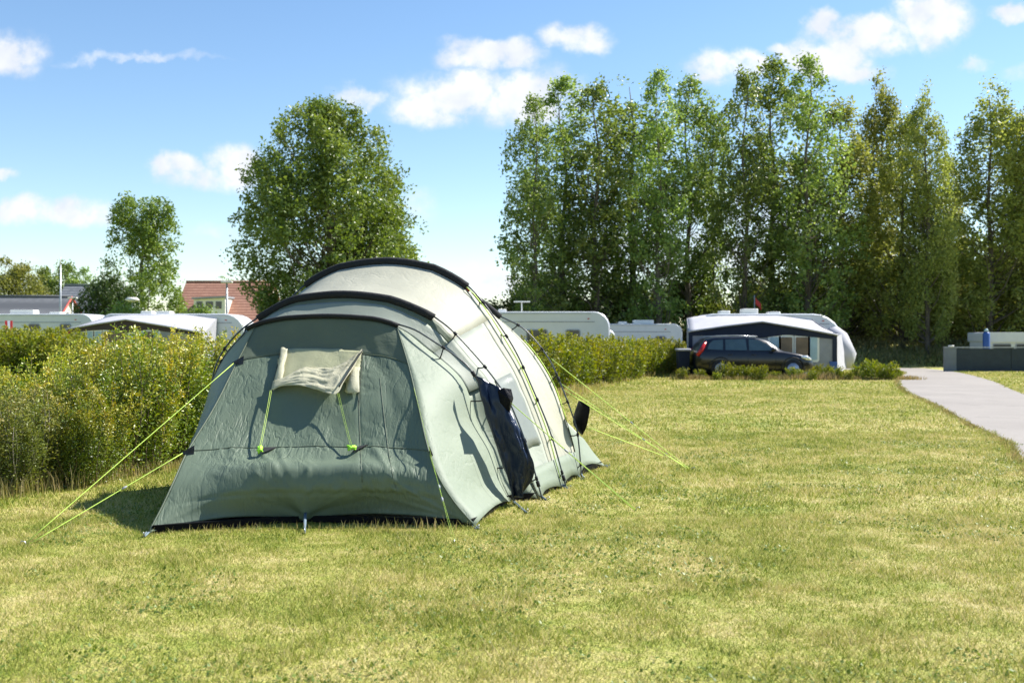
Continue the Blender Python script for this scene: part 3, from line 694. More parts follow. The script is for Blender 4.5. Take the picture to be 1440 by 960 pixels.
cD = hoopc('D', [(420, 670), (425, 620), (440, 550), (470, 480), (520, 430), (600, 408)],
           [(600, 408), (660, 418), (706, 452), (738, 482), (760, 510), (778, 542), (793, 585), (805, 625), (814, 669)])
cE = hoopc('E', [(470, 655), (480, 630), (520, 600), (600, 575), (680, 570)],
           [(680, 570), (740, 575), (790, 590), (815, 612), (833, 636), (850, 656)])
# low rear arch: keep it low and wide
def bumpn(p, s, a): return mn.noise(Vector((p.x*s, p.y*s, p.z*s)))*a
def patch(ca, cb, s0, s1, t0=0, t1=1, n=12, sag=.03, lift=.05, off=0, wr=.008):
    """fabric between two arches, from arc fraction s0 to s1; slightly hollow between them"""
    m_ = len(ca)-1; i0, i1 = round(s0*m_), round(s1*m_); rows = []
    cen = (ca[0]+ca[-1]+cb[0]+cb[-1])/4
    for k in range(n+1):
        t = t0+(t1-t0)*k/n; row = []
        for i in range(i0, i1+1):
            p = ca[i].lerp(cb[i], t); s = i/m_
            c = Vector((ca[m_//2].lerp(cb[m_//2], t).x, p.y, .45)); q = p-c
            q.y = 0; q.normalize(); e = 4*t*(1-t)
            p = p-q*(sag*e)+q*off+Vector((0, 0, lift*e*max(0, 1-p.z/.25)))
            p += q*bumpn(p, 2.5, wr*e*2)+q*bumpn(p, 9, wr*e)
            row.append(p)
        rows.append(row)
    return rows
def fab(name, rows, mat, parent=None, label=None, flip=False):
    mb = MB(); mb.grid(rows, flip); return mb.build(name, mat, parent or tent, label=label, solid=.003)

# --- section between the first and second arch: light roof, door opening on the right
fab('roof_panel', patch(cA, cB, 0, .70, 0, .78, 8, sag=.01), M['palegrey'])
fab('roof_panel', patch(cA, cB, 0, .70, .78, 1, 4, sag=.01), M['green_band'])  # darker green strip paints in the shade below the second sleeve
fab('side_panel', patch(cA, cB, .70, .80, 0, 1, 8, sag=.015), M['palegrey'])
fab('inner_wall', patch(cA, cB, .80, 1, .02, .98, 6, sag=.07, lift=.02), M['green_side'])
# --- between second and third arch: cream roof, cool pale side, clear window
fab('roof_panel', patch(cB, cC, 0, .71, 0, 1, 14, sag=.03), M['cream'])
fab('side_panel', patch(cB, cC, .71, 1, 0, .82, 14, sag=.03), M['creamgrey'])
fab('side_panel', patch(cB, cC, .71, 1, .82, 1, 4, sag=.03), M['cream'])
wn = fab('window', patch(cB, cC, .80, .925, .22, .74, 10, sag=.03, off=.012, wr=.012), M['clear'])
# --- third to fourth arch, fourth to the rear
fab('roof_panel', patch(cC, cD, 0, 1, 0, 1, 14, sag=.035), M['cream'])
fab('rear_panel', patch(cD, cE, 0, 1, 0, 1, 14, sag=.06, lift=.06), M['creamgrey'])
fab('mud_skirt', [[p+Vector((.012, 0, 0)) for p in r[-9:]] for r in patch(cD, cE, 0, 1, 0, 1, 14, sag=.05, lift=.06)], M['green_side'])
for ca, cb in ((cB, cC), (cC, cD)):
    r_ = patch(ca, cb, .95, 1, 0, 1, 12, sag=.02, lift=.05, off=.012)
    fab('mud_skirt', r_, M['green_side'])

# --- sloping front: ridges left and right, face between
keys = [0, .17, .42, .62, .80, .88, 1]
Lr = [(354, 461, 0), (334, 508, 9.12), (300, 575, 8.68), (264, 634, 8.28), (243, 680, 7.95), (228, 712, 7.8), (208, 750, 7.62)]
Mr = [(462, 446, 0), (455, 496, 9.14), (447, 562, 8.72), (440, 628, 8.36), (434, 670, 8.02), (430, 692, 7.99), (428, 733, 8.06)]
Rr = [(564, 463, 0), (574, 512, 8.93), (589, 575, 8.52), (603, 634, 8.17), (622, 680, 7.99), (640, 707, 7.95), (668, 739, 7.90)]
def lineof(a): return [onpl(x, y, FT_['A']) if D == 0 else at(x, y, D) for x, y, D in a]
def evalk(P, t):
    for i in range(len(keys)-1):
        if t <= keys[i+1]+1e-9: break
    f = (t-keys[i])/(keys[i+1]-keys[i]); p0, p1, p2, p3 = P[max(i-1, 0)], P[i], P[i+1], P[min(i+2, len(P)-1)]
    h0 = keys[i+1]-keys[i]; ha = keys[i]-keys[i-1] if i else h0; hb = keys[i+2]-keys[i+1] if i+2 < len(keys) else h0
    m1 = ((p2-p1)/h0+(p1-p0)/ha)/2*h0 if i else (p2-p1); m2 = ((p3-p2)/hb+(p2-p1)/h0)/2*h0 if i+2 < len(keys) else (p2-p1)
    f2, f3 = f*f, f*f*f
    return p1*(2*f3-3*f2+1)+m1*(f3-2*f2+f)+p2*(-2*f3+3*f2)+m2*(f3-f2)
Lp, Mp, Rp = lineof(Lr), lineof(Mr), lineof(Rr)
def nearest(curve, p): return min(range(len(curve)), key=lambda i: (curve[i]-p).length)
iL, iR = nearest(cA, Lp[0]), nearest(cA, Rp[0])
arcT = cr([cA[i] for i in range(iL, iR+1)], 121); Lp[0] = arcT[0]; Rp[0] = arcT[-1]; Mp[0] = arcT[60]
NS, NT = 121, 100
face = []
for j in range(NT+1):
    t = j/NT; l, m_, r = evalk(Lp, t), evalk(Mp, t), evalk(Rp, t); row = []
    for i in range(NS):
        s = i/(NS-1); base = l.lerp(r, s)
        q_ = 2*s-1; sh = 1-abs(q_)**((2.6 if q_ < 0 else 5.0) if t < .85 else 1.6+(1.0 if q_ < 0 else 2.3)*(1-t)/.15)
        p = base+(m_-(l+r)/2)*sh
        if t < .4:
            b0 = Lp[0].lerp(Rp[0], s)+(Mp[0]-(Lp[0]+Rp[0])/2)*(1-abs(q_)**(2.6 if q_ < 0 else 5.0))
            f = t/.4; p = p+(arcT[i]-b0)*(1-f*f*(3-2*f))
        row.append(p)
    face.append(row)
def fnormal(i, j):
    a = face[j][min(i+1, NS-1)]-face[j][max(i-1, 0)]; b = face[min(j+1, NT)][i]-face[max(j-1, 0)][i]
    n = a.cross(b).normalized(); return -n if n.y > 0 else n
nrm = [[fnormal(i, j) for i in range(NS)] for j in range(NT+1)]
random.seed(5)
# tension creases fanning from pegs, toggles and seams
creases = []
def crease(s0, t0, s1, t1, w_, a): creases.append((s0, t0, s1, t1, w_, a))
for k in range(9):
    an = -1.15+2.3*k/8; crease(.5, .985, .5+math.sin(an)*.33*random.uniform(.6, 1), .985-math.cos(an)*.27*random.uniform(.7, 1), .010, .010*random.choice((1, 1, -1)))
for k in range(7):
    an = -.1-1.2*k/7; crease(.985, .985, .985+math.sin(an)*.42*random.uniform(.6, 1.1), .985-math.cos(an)*.3, .009, .010)
for k in range(5):
    an = .1+1.2*k/5; crease(.02, .985, .02+math.sin(an)*.35*random.uniform(.6, 1), .985-math.cos(an)*.3, .010, .009)
for k in range(26):
    s = .12+.8*random.random(); crease(s, .62, s+random.uniform(-.03, .05), .62+random.uniform(.05, .14), .006, .006)
for k in range(30):
    s = .30+.35*random.random(); t = random.uniform(.34, .6); crease(s, t, s+random.uniform(-.06, .06), t+random.uniform(.02, .07), .006, random.uniform(-.006, .006))
for k in range(22):
    t = random.uniform(.2, .6); s = .70+.02*random.random(); crease(s, t, s+random.uniform(.03, .10), t-random.uniform(-.03, .06), .006, random.uniform(-.008, .008))
for k in range(20):
    s = random.uniform(.45, .9); crease(s, .885, s+random.uniform(-.04, .05), .885-random.uniform(.03, .10), .007, .007)
for k in range(34):
    s = random.uniform(.1, .92); t = random.uniform(.66, .86); crease(s, t, s+random.uniform(-.10, .12), t+random.uniform(.02, .10), .007, random.uniform(.004, .010))
crease(.76, .63, .83, .86, .014, .018); crease(.30, .66, .47, .93, .010, .010); crease(.36, .64, .49, .95, .010, .010)
for j in range(NT+1):
    t = j/NT
    for i in range(NS):
        s = i/(NS-1); e = min(1, 8*s, 8*(1-s))*min(1, 10*t); d = 0
        for s0, t0, s1, t1, w_, a in creases:
            vx, vy = s1-s0, t1-t0; l2 = vx*vx+vy*vy; u_ = ((s-s0)*vx+(t-t0)*vy)/l2
            if -.1 < u_ < 1.1:
                dd = abs((s-s0)*vy-(t-t0)*vx)/math.sqrt(l2)
                if dd < w_*2.5: d += a*math.exp(-(dd/w_)**2)*max(0, min(1, 1.1-u_))*min(1, (u_+.1)*6)
        # vertical tuck seam and horizontal seams
        d -= .006*math.exp(-((s-.70)/.006)**2)*(t > .17)*(t < .9)
        d -= .005*math.exp(-((t-.62)/.007)**2); d -= .004*math.exp(-((t-.17)/.006)**2); d -= .008*math.exp(-((t-.885)/.008)**2)
        d += .02*mn.noise(Vector((s*5, t*5, 1)))+.008*mn.noise(Vector((s*13, t*9, 4)))
        # soft bulge of the sleeping compartment pushing out low down
        d += .045*math.exp(-((t-.765)/.05)**2)*min(1, max(0, (s-.10)/.16))*min(1, max(0, (.93-s)/.2))
        face[j][i] = face[j][i]+nrm[j][i]*d*max(e, 0)
    # scalloped bottom edge between the pegs
for j in range(NT-14, NT+1):
    t = j/NT
    for i in range(NS):
        s = i/(NS-1); q = abs(math.sin(math.pi*2*s))**.7; face[j][i] = face[j][i]+Vector((0, 0, .055*q*((t-.86)/.14)))+Vector((0, .05*q*((t-.86)/.14), 0))
jb = round(.17*NT)
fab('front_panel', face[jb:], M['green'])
fab('hood_panel', face[:jb+1], M['green_band'])
def fpt(px, py, off=0):
    """point of the front face seen at a photo position, pushed off along its normal"""
    best = None
    for j in range(NT+1):
        for i in range(0, NS):
            p = face[j][i]; qx = CX+p.x/p.y*F; qy = HZ-(p.z-H)/p.y*F; d = (qx-px)**2+(qy-py)**2
            if best is None or d < best[0]: best = (d, i, j)
    _, i, j = best; return face[j][i]+nrm[j][i]*off
# side wings between the ridges and the first arch
def wing(ridge, arc, n, name, mat, out_, rb):
    rows = []; rc = cr(ridge, n); ac = cr(arc, n)
    for k in range(9):
        t = k/8; row = []
        for i in range(n):
            p = rc[i].lerp(ac[i], t); e = 4*t*(1-t)*min(1, i/(n*.25)); p = p+out_*(.012*e)
            p += Vector((0, 0, .06*4*t*(1-t)*max(0, 1-p.z/.2)))+out_*(bumpn(p, 3, .010*e)+bumpn(p, 9, .005*e))
            row.append(p)
        rows.append(row)
    fab(name, rows, mat)
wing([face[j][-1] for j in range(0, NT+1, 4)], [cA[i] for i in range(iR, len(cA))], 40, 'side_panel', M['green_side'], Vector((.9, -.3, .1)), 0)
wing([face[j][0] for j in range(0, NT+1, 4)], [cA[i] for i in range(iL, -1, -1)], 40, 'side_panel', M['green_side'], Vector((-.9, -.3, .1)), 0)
# seams: piping
def piping(pts, r, mat, name='seam_tape'):
    mb = MB(); mb.tube(pts, r, 6); return mb.build(name, mat, tent)
jS = round(.62*NT)
for jj in (jb, jS): piping([face[jj][i]+nrm[jj][i]*.004 for i in range(0, NS, 2)], .0045, M['green_band'])
piping([face[j][-1]+Vector((0, -.006, 0)) for j in range(0, NT+1, 3)], .006, M['green_band'])
piping([face[j][0]+Vector((0, -.006, 0)) for j in range(0, NT+1, 3)], .006, M['green_band'])
i7 = round(.70*(NS-1)); piping([face[j][i7]+nrm[j][i7]*.004 for j in range(jb, round(.86*NT), 3)], .0035, M['green_band'])
i8 = round(.82*(NS-1)); piping([face[j][i8]+nrm[j][i8]*.003 for j in range(round(.3*NT), round(.9*NT), 3)], .003, M['green_band'])
# groundsheet, just seen; its black also stands in for shadow below the raised edges
mb = MB(); base = [face[NT][0], face[NT][NS//2], face[NT][NS-1], cA[-1], cB[-1], cC[-1], cD[-1], cE[-1], cE[0], cD[0], cC[0], cB[0], cA[0]]
ce = sum(base, Vector())/len(base); b2 = [ce+(p-ce)*.985 for p in base]; n = len(b2)
vs = [Vector((p.x, p.y, .012)) for p in b2]+[Vector((p.x, p.y, .06)) for p in b2]
mb.add(vs, [tuple(range(n, 2*n)), tuple(range(n-1, -1, -1))]+[(i, (i+1) % n, n+(i+1) % n, n+i) for i in range(n)]); mb.build('groundsheet', M['blackfab'], tent)

# --- sleeves and poles
def normal_at(c, i):
    m_ = len(c)//2; cen = Vector((c[m_].x, c[i].y, .5)); q = c[i]-cen; q.y = 0; return q.normalized()
def sleeve(c, p0, p1, r, mat, foot, off=.02):
    a, b = nearest(c, onpl(*p0, FT_[foot])), nearest(c, onpl(*p1, FT_[foot]))
    pts = [c[i]+normal_at(c, i)*off for i in range(a, b+1)]
    # a flattened fabric tube standing up from the roof
    mb = MB(); N = len(pts); vs = []; prof = [(-.012, -1), (.012, -1), (.020, -.2), (.016, .7), (0, 1), (-.016, .7), (-.020, -.2)]
    for k, i in enumerate(range(a, b+1)):
        q = normal_at(c, i); rr = r*(1+.05*mn.noise(Vector((k*.6, 0, 0))))
        for u_, v_ in prof: vs.append(c[i]+q*(off+rr*v_)+AX*(u_*1.3))
    n = len(prof); fs = [(k*n+j, k*n+(j+1) % n, (k+1)*n+(j+1) % n, (k+1)*n+j) for k in range(N-1) for j in range(n)]
    fs += [tuple(range(n-1, -1, -1)), tuple(range((N-1)*n, N*n))]; mb.add(vs, fs, True)
    mb.build('pole_sleeve', mat, tent); return a, b
def pole(c, b, foot, pts, joint=None, left=False, nclip=5, skip=()):
    P = [onpl(x, y, FT_[foot], -.02) for x, y in pts]; P[0] = c[b]+normal_at(c, b)*.03
    q = cr(P, 40); mb = MB(); mb.tube(q, .0075, 6); po = mb.build('pole', M['pole'], tent)
    for k in range(nclip):
        f = (k+.7)/(nclip+.2); p = q[round(f*39)]; i = nearest(c, p); s = c[i]
        m2 = MB(); m2.tube([s, s.lerp(p, .5)+Vector((0, -.004, -.006)), p], .006, 5); m2.disc(p, (q[min(39, round(f*39)+1)]-p), .013, .035, 8)
        m2.build('clip', M['black'], po)
    if joint is not None:
        m2 = MB(); p = q[round(joint*39)]; t = q[min(39, round(joint*39)+1)]-p; m2.disc(p, t, .016, .05, 8); m2.build('joint', M['black'], po)
    return po
a, b = sleeve(cA, (352, 463), (564, 461), .020, M['black'], 'A')
pole(cA, b, 'A', [(564, 455), (584, 464), (610, 480), (640, 500), (662, 520), (684, 560), (702, 612), (714, 660), (722, 704)], .42, nclip=3)
pole(cA, a, 'A', [(356, 458), (342, 470), (322, 492), (308, 514), (300, 534), (293, 570), (280, 640), (266, 700)], None, nclip=3)
a, b = sleeve(cB, (362, 452), (608, 448), .035, M['black'], 'B')
pole(cB, b, 'B', [(608, 441), (634, 463), (660, 490), (684, 518), (704, 545), (720, 573), (742, 630), (763, 703)], .93, nclip=5)
pole(cB, a, 'B', [(360, 451), (340, 463), (318, 487), (303, 515), (297, 545), (294, 575), (282, 640), (268, 696)], None, nclip=3)
a, b = sleeve(cC, (428, 405), (652, 401), .038, M['black'], 'C')
pole(cC, b, 'C', [(652, 396), (672, 416), (694, 445), (724, 492), (748, 544), (774, 608), (797, 688)], .95, nclip=6)
pole(cC, a, 'C', [(428, 402), (414, 414), (400, 430), (380, 460), (355, 530), (335, 640), (322, 690)], None, nclip=2)
a, b = sleeve(cD, (520, 430), (707, 449), .034, M['black'], 'D')
pole(cD, b, 'D', [(708, 441), (735, 461), (758, 485), (776, 512), (790, 544), (802, 575), (812, 608), (818, 673)], .45, nclip=6)
# red end tab of the tall sleeve
mb = MB(); p = cC[nearest(cC, onpl(653, 400, FT_['C']))]; mb.tube([p+Vector((0, 0, .01)), p+Vector((.03, -.01, -.02))], .012, 6); mb.build('sleeve_tab', M['red'], tent)

# --- front window: cream cloth, black zip edges, loose beige flap held down by two lime cords
def region(px0, px1, top, bot, nx, ny, off, bulge=0):
    rows = []
    for j in range(ny+1):
        v_ = j/ny; row = []
        for i in range(nx+1):
            u_ = i/nx; x0 = top(u_); x1 = bot(u_); x = x0[0]+(x1[0]-x0[0])*v_; y = x0[1]+(x1[1]-x0[1])*v_
            row.append(fpt(x, y, off+bulge*math.sin(math.pi*u_)*math.sin(math.pi*v_)))
        rows.append(row)
    return rows
wc = region(0, 0, lambda u_: (398+112*u_, 492+3*u_-3*math.sin(math.pi*u_)), lambda u_: (391+112*u_, 538+2*u_), 22, 12, .012, .02)
fab('window_cloth', wc, M['windowcloth'])
def ribbon(p, q, w_, mat, name, sagv=0, n=10, parent=None):
    p, q = Vector(p), Vector(q); pts = [p.lerp(q, k/n)+Vector((0, 0, -sagv*4*(k/n)*(1-k/n))) for k in range(n+1)]
    mb = MB(); mb.tube(pts, w_, 6, flat=.3); return mb.build(name, mat, parent or tent)
ribbon(fpt(397, 492, .02), fpt(384, 553, .03), .016, M['black'], 'zip')
ribbon(fpt(511, 497, .015), fpt(504, 571, .02), .006, M['black'], 'zip')
BL, BR = fpt(384, 556, .055), fpt(479, 564, .085)
TR = fpt(510, 495, .035)
hem = cr([fpt(386, 544, .06), fpt(404, 538, .05), fpt(430, 521, .035), (fpt(467, 522, .035)), fpt(492, 508, .03), TR], 41)
low_ = cr([BL, fpt(400, 551, .07), fpt(424, 553, .085), fpt(450, 560, .09), fpt(468, 566, .09), BR, fpt(486, 548, .08), fpt(500, 520, .05), TR+Vector((0, 0, -.01))], 41)
rows = []; NF, NV = 40, 26
for j in range(NV+1):
    v_ = j/NV; row = []
    for i in range(NF+1):
        u_ = i/NF; p = hem[i].lerp(low_[i], v_)
        e = math.sin(math.pi*u_)**.5
        p = p+Vector((0, -1, .5))*e*(.018*math.sin(math.pi*v_)+.014*mn.noise(Vector((u_*6+v_*3, v_*4, 2)))+.012*mn.noise(Vector((u_*17+v_*9, v_*9, 5)))+.022*abs(mn.noise(Vector((u_*5-v_*6, v_*3, 8)))))
        row.append(p)
    rows.append(row)
wf = fab('window_flap', rows, M['beige'])
mb = MB(); mb.tube(hem, .006, 5); mb.build('hem', M['beige'], wf)
fab('window_cloth', region(0, 0, lambda u_: (397+9*u_, 493), lambda u_: (386+12*u_, 546), 4, 10, .04, .02), M['beige'])
# small beige piece tucked behind the right strap
fab('window_cloth', region(0, 0, lambda u_: (494+13*u_, 520+0*u_), lambda u_: (486+20*u_, 555), 6, 6, .03, .02), M['beige'])
ribbon(TR+Vector((.01, -.03, 0)), fpt(481, 560, .13), .008, M['black'], 'strap')
for (cx, cy, B_) in ((365, 638, BL), (495, 636, BR)):
    tgt = fpt(cx, cy, .045)
    for dx in (-.006, .006): ribbon(B_+Vector((dx, 0, 0)), tgt+Vector((dx, -.01, 0)), .0035, M['lime'], 'cord', .015)
    mb = MB(); g2 = random.Random(cx)
    for k in range(7):
        o1 = Vector((g2.uniform(-.04, .04), g2.uniform(-.02, .01), g2.uniform(-.035, .03)))
        mb.tube([tgt+o1, tgt+o1*.2+Vector((0, -.025, 0)), tgt-o1*.8], .009, 6)
    mb.build('toggle', M['limebright'], tent)
    a = fpt(cx+5, cy-8, .004); q1 = fpt(cx+24, cy-10, .004); q2 = fpt(cx+2, cy+4, .03)
    mb = MB(); mb.add([a, q1, q2], [(0, 1, 2)]); mb.build('toggle_tab', M['black'], tent, solid=.004)

# --- the dark door rolled aside, hanging from the first pole down to the ground
eL = [(668, 528, 9.02), (675, 560, 8.98), (686, 598, 8.97), (700, 640, 8.98), (712, 676, 9.0), (719, 700, 9.03)]
eR = [(712, 551, 9.0), (720, 577, 8.94), (732, 604, 8.88), (744, 634, 8.86), (751, 664, 8.90), (733, 694, 9.05)]
La, Ra = cr([at(*p) for p in eL], 50), cr([at(*p) for p in eR], 50); rows = []
for k in range(50):
    row = []
    for i in range(31):
        u_ = i/30; p = La[k].lerp(Ra[k], u_); v_ = k/49
        d = .05*math.sin(math.pi*u_)+.030*math.sin(u_*11+v_*2)*(.4+.6*v_)+.035*mn.noise(Vector((u_*3, v_*3, 3)))+.030*abs(mn.noise(Vector((u_*5+v_*3, v_*5, 7))))
        row.append(p+Vector((.45, -.9, 0))*d+Vector((.012*mn.noise(Vector((v_*9, 0, u_))), 0, 0)))
    rows.append(row)
df = fab('door_flap', rows, M['navy'])
# bunched top roll of that door
eT = [(700, 549), (708, 545), (719, 547), (722, 560), (716, 582), (708, 575), (703, 566)]
cc_ = at(711, 562, 8.86); mb = MB(); vs = [cc_+Vector((.04, -.09, 0))]; n = len(eT)
for x, y in eT: vs.append(at(x, y, 8.90))
for x, y in eT: vs.append(at(x, y, 8.98))
fs = [(0, 1+i, 1+(i+1) % n) for i in range(n)]+[(1+i, 1+n+i, 1+n+(i+1) % n, 1+(i+1) % n) for i in range(n)]
mb.add(vs, fs); mb.build('door_roll', M['blackfab'], tent)
# black storm flap of the far door, propped at the rear right corner
eT = [(814, 563), (829, 571), (826, 598), (818, 611), (811, 607), (805, 592)]
mb = MB(); rows = []
l_ = cr([at(814, 563, 10.9), at(808, 580, 10.9), at(806, 595, 10.9), at(813, 606, 10.9), at(818, 611, 10.9)], 16); r_ = cr([at(816, 564, 10.8), at(829, 571, 10.75), at(827, 590, 10.75), at(824, 602, 10.8), at(819, 611, 10.85)], 16)
for k in range(16):
    rows.append([l_[k].lerp(r_[k], i/8)+Vector((0, -.04*math.sin(math.pi*i/8)-.02*mn.noise(Vector((i*.5, k*.4, 0))), 0)) for i in range(9)])
fab('storm_flap', rows, M['blackfab'])

# --- guy ropes, sliders, pegs, straps
def peg(p, dirv):
    d = Vector(dirv).normalized(); mb = MB(); mb.tube([p+Vector((0, 0, -.05))-d*.02, p+Vector((0, 0, .03))+d*.01, p+Vector((0, 0, .035))+d*.03, p+Vector((0, 0, .022))+d*.036], .004, 6)
    mb.build('tent_peg', M['peg'], tent)
def rope(p, q, r=.0036, slider=.6, sag=.0):
    o = ribbon(p, q, r, M['lime'], 'guy_rope', sag, 8)
    if slider:
        c = Vector(p).lerp(Vector(q), slider); d = (Vector(q)-Vector(p)).normalized(); mb = MB(); mb.tube([c-d*.028, c-d*.01, c+d*.02], [.004, .009, .006], 6); mb.build('slider', M['trim'], o)
    return o
g1, g2_ = gr(31, 768), gr(37, 767)
aL, bL = face[jb][0]+Vector((-.01, -.02, 0)), face[round(.62*NT)][0]+Vector((-.01, -.02, 0))
rope(aL, g1, slider=0); rope(bL, g2_, slider=.42)
peg(g1+Vector((.02, .02, 0)), (-1, -.3, 0))
for q in (aL, bL):
    mb = MB(); mb.add([q+Vector((-.03, -.02, -.01)), q+Vector((.07, .0, .05)), q+Vector((.06, .0, -.06))], [(0, 1, 2)]); mb.build('guy_tab', M['navy'], tent, solid=.006)
g3 = gr(638, 765); rope(face[30][-1]+Vector((0, -.01, 0)), g3, slider=.75); rope(face[63][-1]+Vector((0, -.01, 0)), g3+Vector((.015, .02, 0)), slider=.4); peg(g3, (.2, -1, 0))
mb = MB(); q = face[63][-1]; mb.add([q+Vector((0, 0, -.05)), q+Vector((0, 0, .05)), q+Vector((.03, -.04, -.01))], [(0, 1, 2)]); mb.build('guy_tab', M['black'], tent, solid=.005)
g4 = gr(894, 718); rope(at(719, 567, 8.85), g4, slider=.45); rope(at(772, 612, 9.6), g4+Vector((.01, .01, 0)), slider=.3); peg(g4, (1, -.5, 0))
g5 = gr(972, 661); rope(at(775, 504, 10.2), g5, slider=.55); rope(at(790, 540, 10.3), g5+Vector((-.02, 0, 0)), slider=.62); rope(at(793, 548, 10.3), gr(962, 655), slider=0); peg(g5, (1, -.2, 0))
g6 = gr(934, 641); rope(at(828, 601, 10.75), g6, slider=0); peg(g6, (1, 0, 0))
# lime webbing running down beside the third and fourth poles
for c, n0, n1, f_ in ((cC, (656, 408), (788, 676), 'C'), (cD, (735, 478), (797, 592), 'D')):
    a, b = nearest(c, onpl(*n0, FT_[f_])), nearest(c, onpl(*n1, FT_[f_]))
    mb = MB(); mb.tube([c[i]+normal_at(c, i)*.016+AX*-.035 for i in range(a, b+1)], .0045, 5); mb.build('tension_cord', M['lime'], tent)
    mb = MB(); mb.tube([c[i]+normal_at(c, i)*.012+AX*.03 for i in range(a, b+1)], .0045, 5); mb.build('tension_cord', M['lime'], tent)
def loops(p, ground, w_=.02, k=3):
    mb = MB(); g3_ = random.Random(int(p.x*100))
    for i in range(k):
        o1 = Vector((g3_.uniform(-w_, w_), g3_.uniform(-.01, .01), 0)); mb.tube([p+o1*1.2, p.lerp(ground, .5)+o1+Vector((0, -.01, 0)), ground+o1*.4], .0055, 5)
    mb.build('peg_strap', M['strap'], tent); peg(ground, (ground-p)*Vector((1, 1, 0))+Vector((0, -.001, 0)))
loops(face[NT][0]+Vector((0, 0, .01)), gr(203, 756)+Vector((0, 0, .01))); loops(face[NT-4][NS//2]+Vector((0, -.02, 0)), gr(428, 751)+Vector((0, 0, .01)), .014, 4)
loops(face[NT][NS-1], gr(672, 745)+Vector((0, 0, .01)))
loops(at(722, 704, 9.15), gr(741, 722)+Vector((0, 0, .01)), .012, 2); loops(cB[-1]+Vector((0, 0, .03)), gr(768, 703)); loops(cC[-1]+Vector((0, 0, .03)), gr(799, 687)); loops(cD[-1]+Vector((0, 0, .03)), gr(820, 674)); loops(cE[-1]+Vector((0, 0, .02)), gr(855, 657))

# ------------------------------------------------------------------ caravans
def rrect(x0, x1, z0, z1, r, n=4, rt=None):
    """outline, counter-clockwise, corner radii (bl, br, tr, tl)"""
    rs = r if isinstance(r, (list, tuple)) else (r,)*4; P = []
    for (cx, cz, a0, q) in ((x0, z0, 180, rs[0]), (x1, z0, 270, rs[1]), (x1, z1, 0, rs[2]), (x0, z1, 90, rs[3])):
        sx = 1 if cx == x0 else -1; sz = 1 if cz == z0 else -1
        for k in range(n+1):
            a = R(a0+90*k/n); P.append((cx+sx*q+q*math.cos(a), cz+sz*q+q*math.sin(a)))
    return P
def panel(t, name, prof, y0, y1, mat, bev=0, label=None):
    mb = MB(); mb.prism(prof, y0, y1, bev); return mb.build(name, mat, t, label=label)
def window(t, x0, x1, z0, z1, y, r=.08, mat=None):
    f = panel(t, 'window', rrect(x0, x1, z0, z1, r), y-.03, y+.02, M['trim']); panel(f, 'pane', rrect(x0+.04, x1-.04, z0+.04, z1-.04, r*.7), y-.042, y-.03, mat or M['glassdark']); return f
def wheel(t, x, y, r, w_=.18):
    wh = bpy.data.objects.new('wheel', None); COL.objects.link(wh); wh.parent = t; wh.location = Vector((x, y, r))-wloc(t)
    mb = MB(); mb.tube([(x, y-w_/2, r), (x, y-w_/2+.02, r), (x, y+w_/2-.02, r), (x, y+w_/2, r)], [r*.93, r, r, r*.93], 24); mb.build('tyre', M['rubber'], wh)
    mb = MB(); mb.disc((x, y-w_/2-.006, r), (0, 1, 0), r*.62, .02, 20)
    for k in range(5):
        a = 2*math.pi*k/5; mb.tube([(x, y-w_/2-.02, r), (x+math.cos(a)*r*.55, y-w_/2-.018, r+math.sin(a)*r*.55)], r*.09, 5)
    mb.build('rim', M['rim'], wh); return wh
def caravan(name, label, x0, x1, y0, z1, wins, vents, nose='right', w_=2.3, zb=.42, r=(.25, .55, .62, .3)):
    t = thing(name, label, 'caravan', ((x0+x1)/2, y0+w_/2, 0))
    panel(t, 'body', rrect(x0, x1, zb, z1, r, 6), y0, y0+w_, M['white'], .06)
    for zz in (.62, z1-.42): panel(t, 'trim_strip', rrect(x0+.5, x1-.6, zz, zz+.035, .01, 1), y0-.012, y0+.01, M['trim'])
    for a, b, c, d in wins: window(t, a, b, c, d, y0)
    panel(t, 'awning_rail', rrect(x0+.45, x1-.75, z1-.10, z1-.06, .015, 1), y0-.018, y0+.01, M['galv'])
    for kx in (x0+.5, x1-.9): panel(t, 'marker_lamp', rrect(kx, kx+.09, z1-.30, z1-.26, .015, 1), y0-.02, y0+.01, M['redlens'])
    for a, b, hh in vents: panel(t, 'roof_vent', rrect(a, b, z1-.03, z1+hh, .05), y0+.7, y0+1.3, M['offwhite'], .02)
    for k in (-.45, .45): wheel(t, (x0+x1)/2+k, y0+.12, .32)
    return t
y = 42; c1 = caravan('caravan', 'long white caravan with dark side window behind the hedge right of the tent', X(612, y), X(858, y), y, Z(438, y),
                     [(X(795, y), X(816, y), Z(486, y), Z(463, y)), (X(740, y), X(770, y), Z(486, y), Z(463, y))], [(X(700, y), X(712, y), .12)])
panel(c1, 'front_bulge', rrect(X(845, y), X(866, y), .5, Z(463, y), (.1, .25, .3, .1)), y+.2, y+2.1, M['white'], .05)
mb = MB(); ax_, az = X(734, y), Z(438, y); mb.tube([(ax_, y+1, az), (ax_, y+1, az+.42)], .025, 6); mb.box(ax_-.32, ax_+.34, y+.9, y+1.1, az+.40, az+.45); mb.build('aerial', M['offwhite'], c1)
y = 53; c2 = caravan('caravan', 'white caravan farther off, between the long caravan and the navy awning', X(842, y), X(960, y), y, Z(455, y),
                     [(X(922, y), X(936, y), Z(482, y), Z(472, y))], [(X(893, y), X(922, y), .20), (X(872, y), X(884, y), .12)], r=(.25, .5, .45, .3))
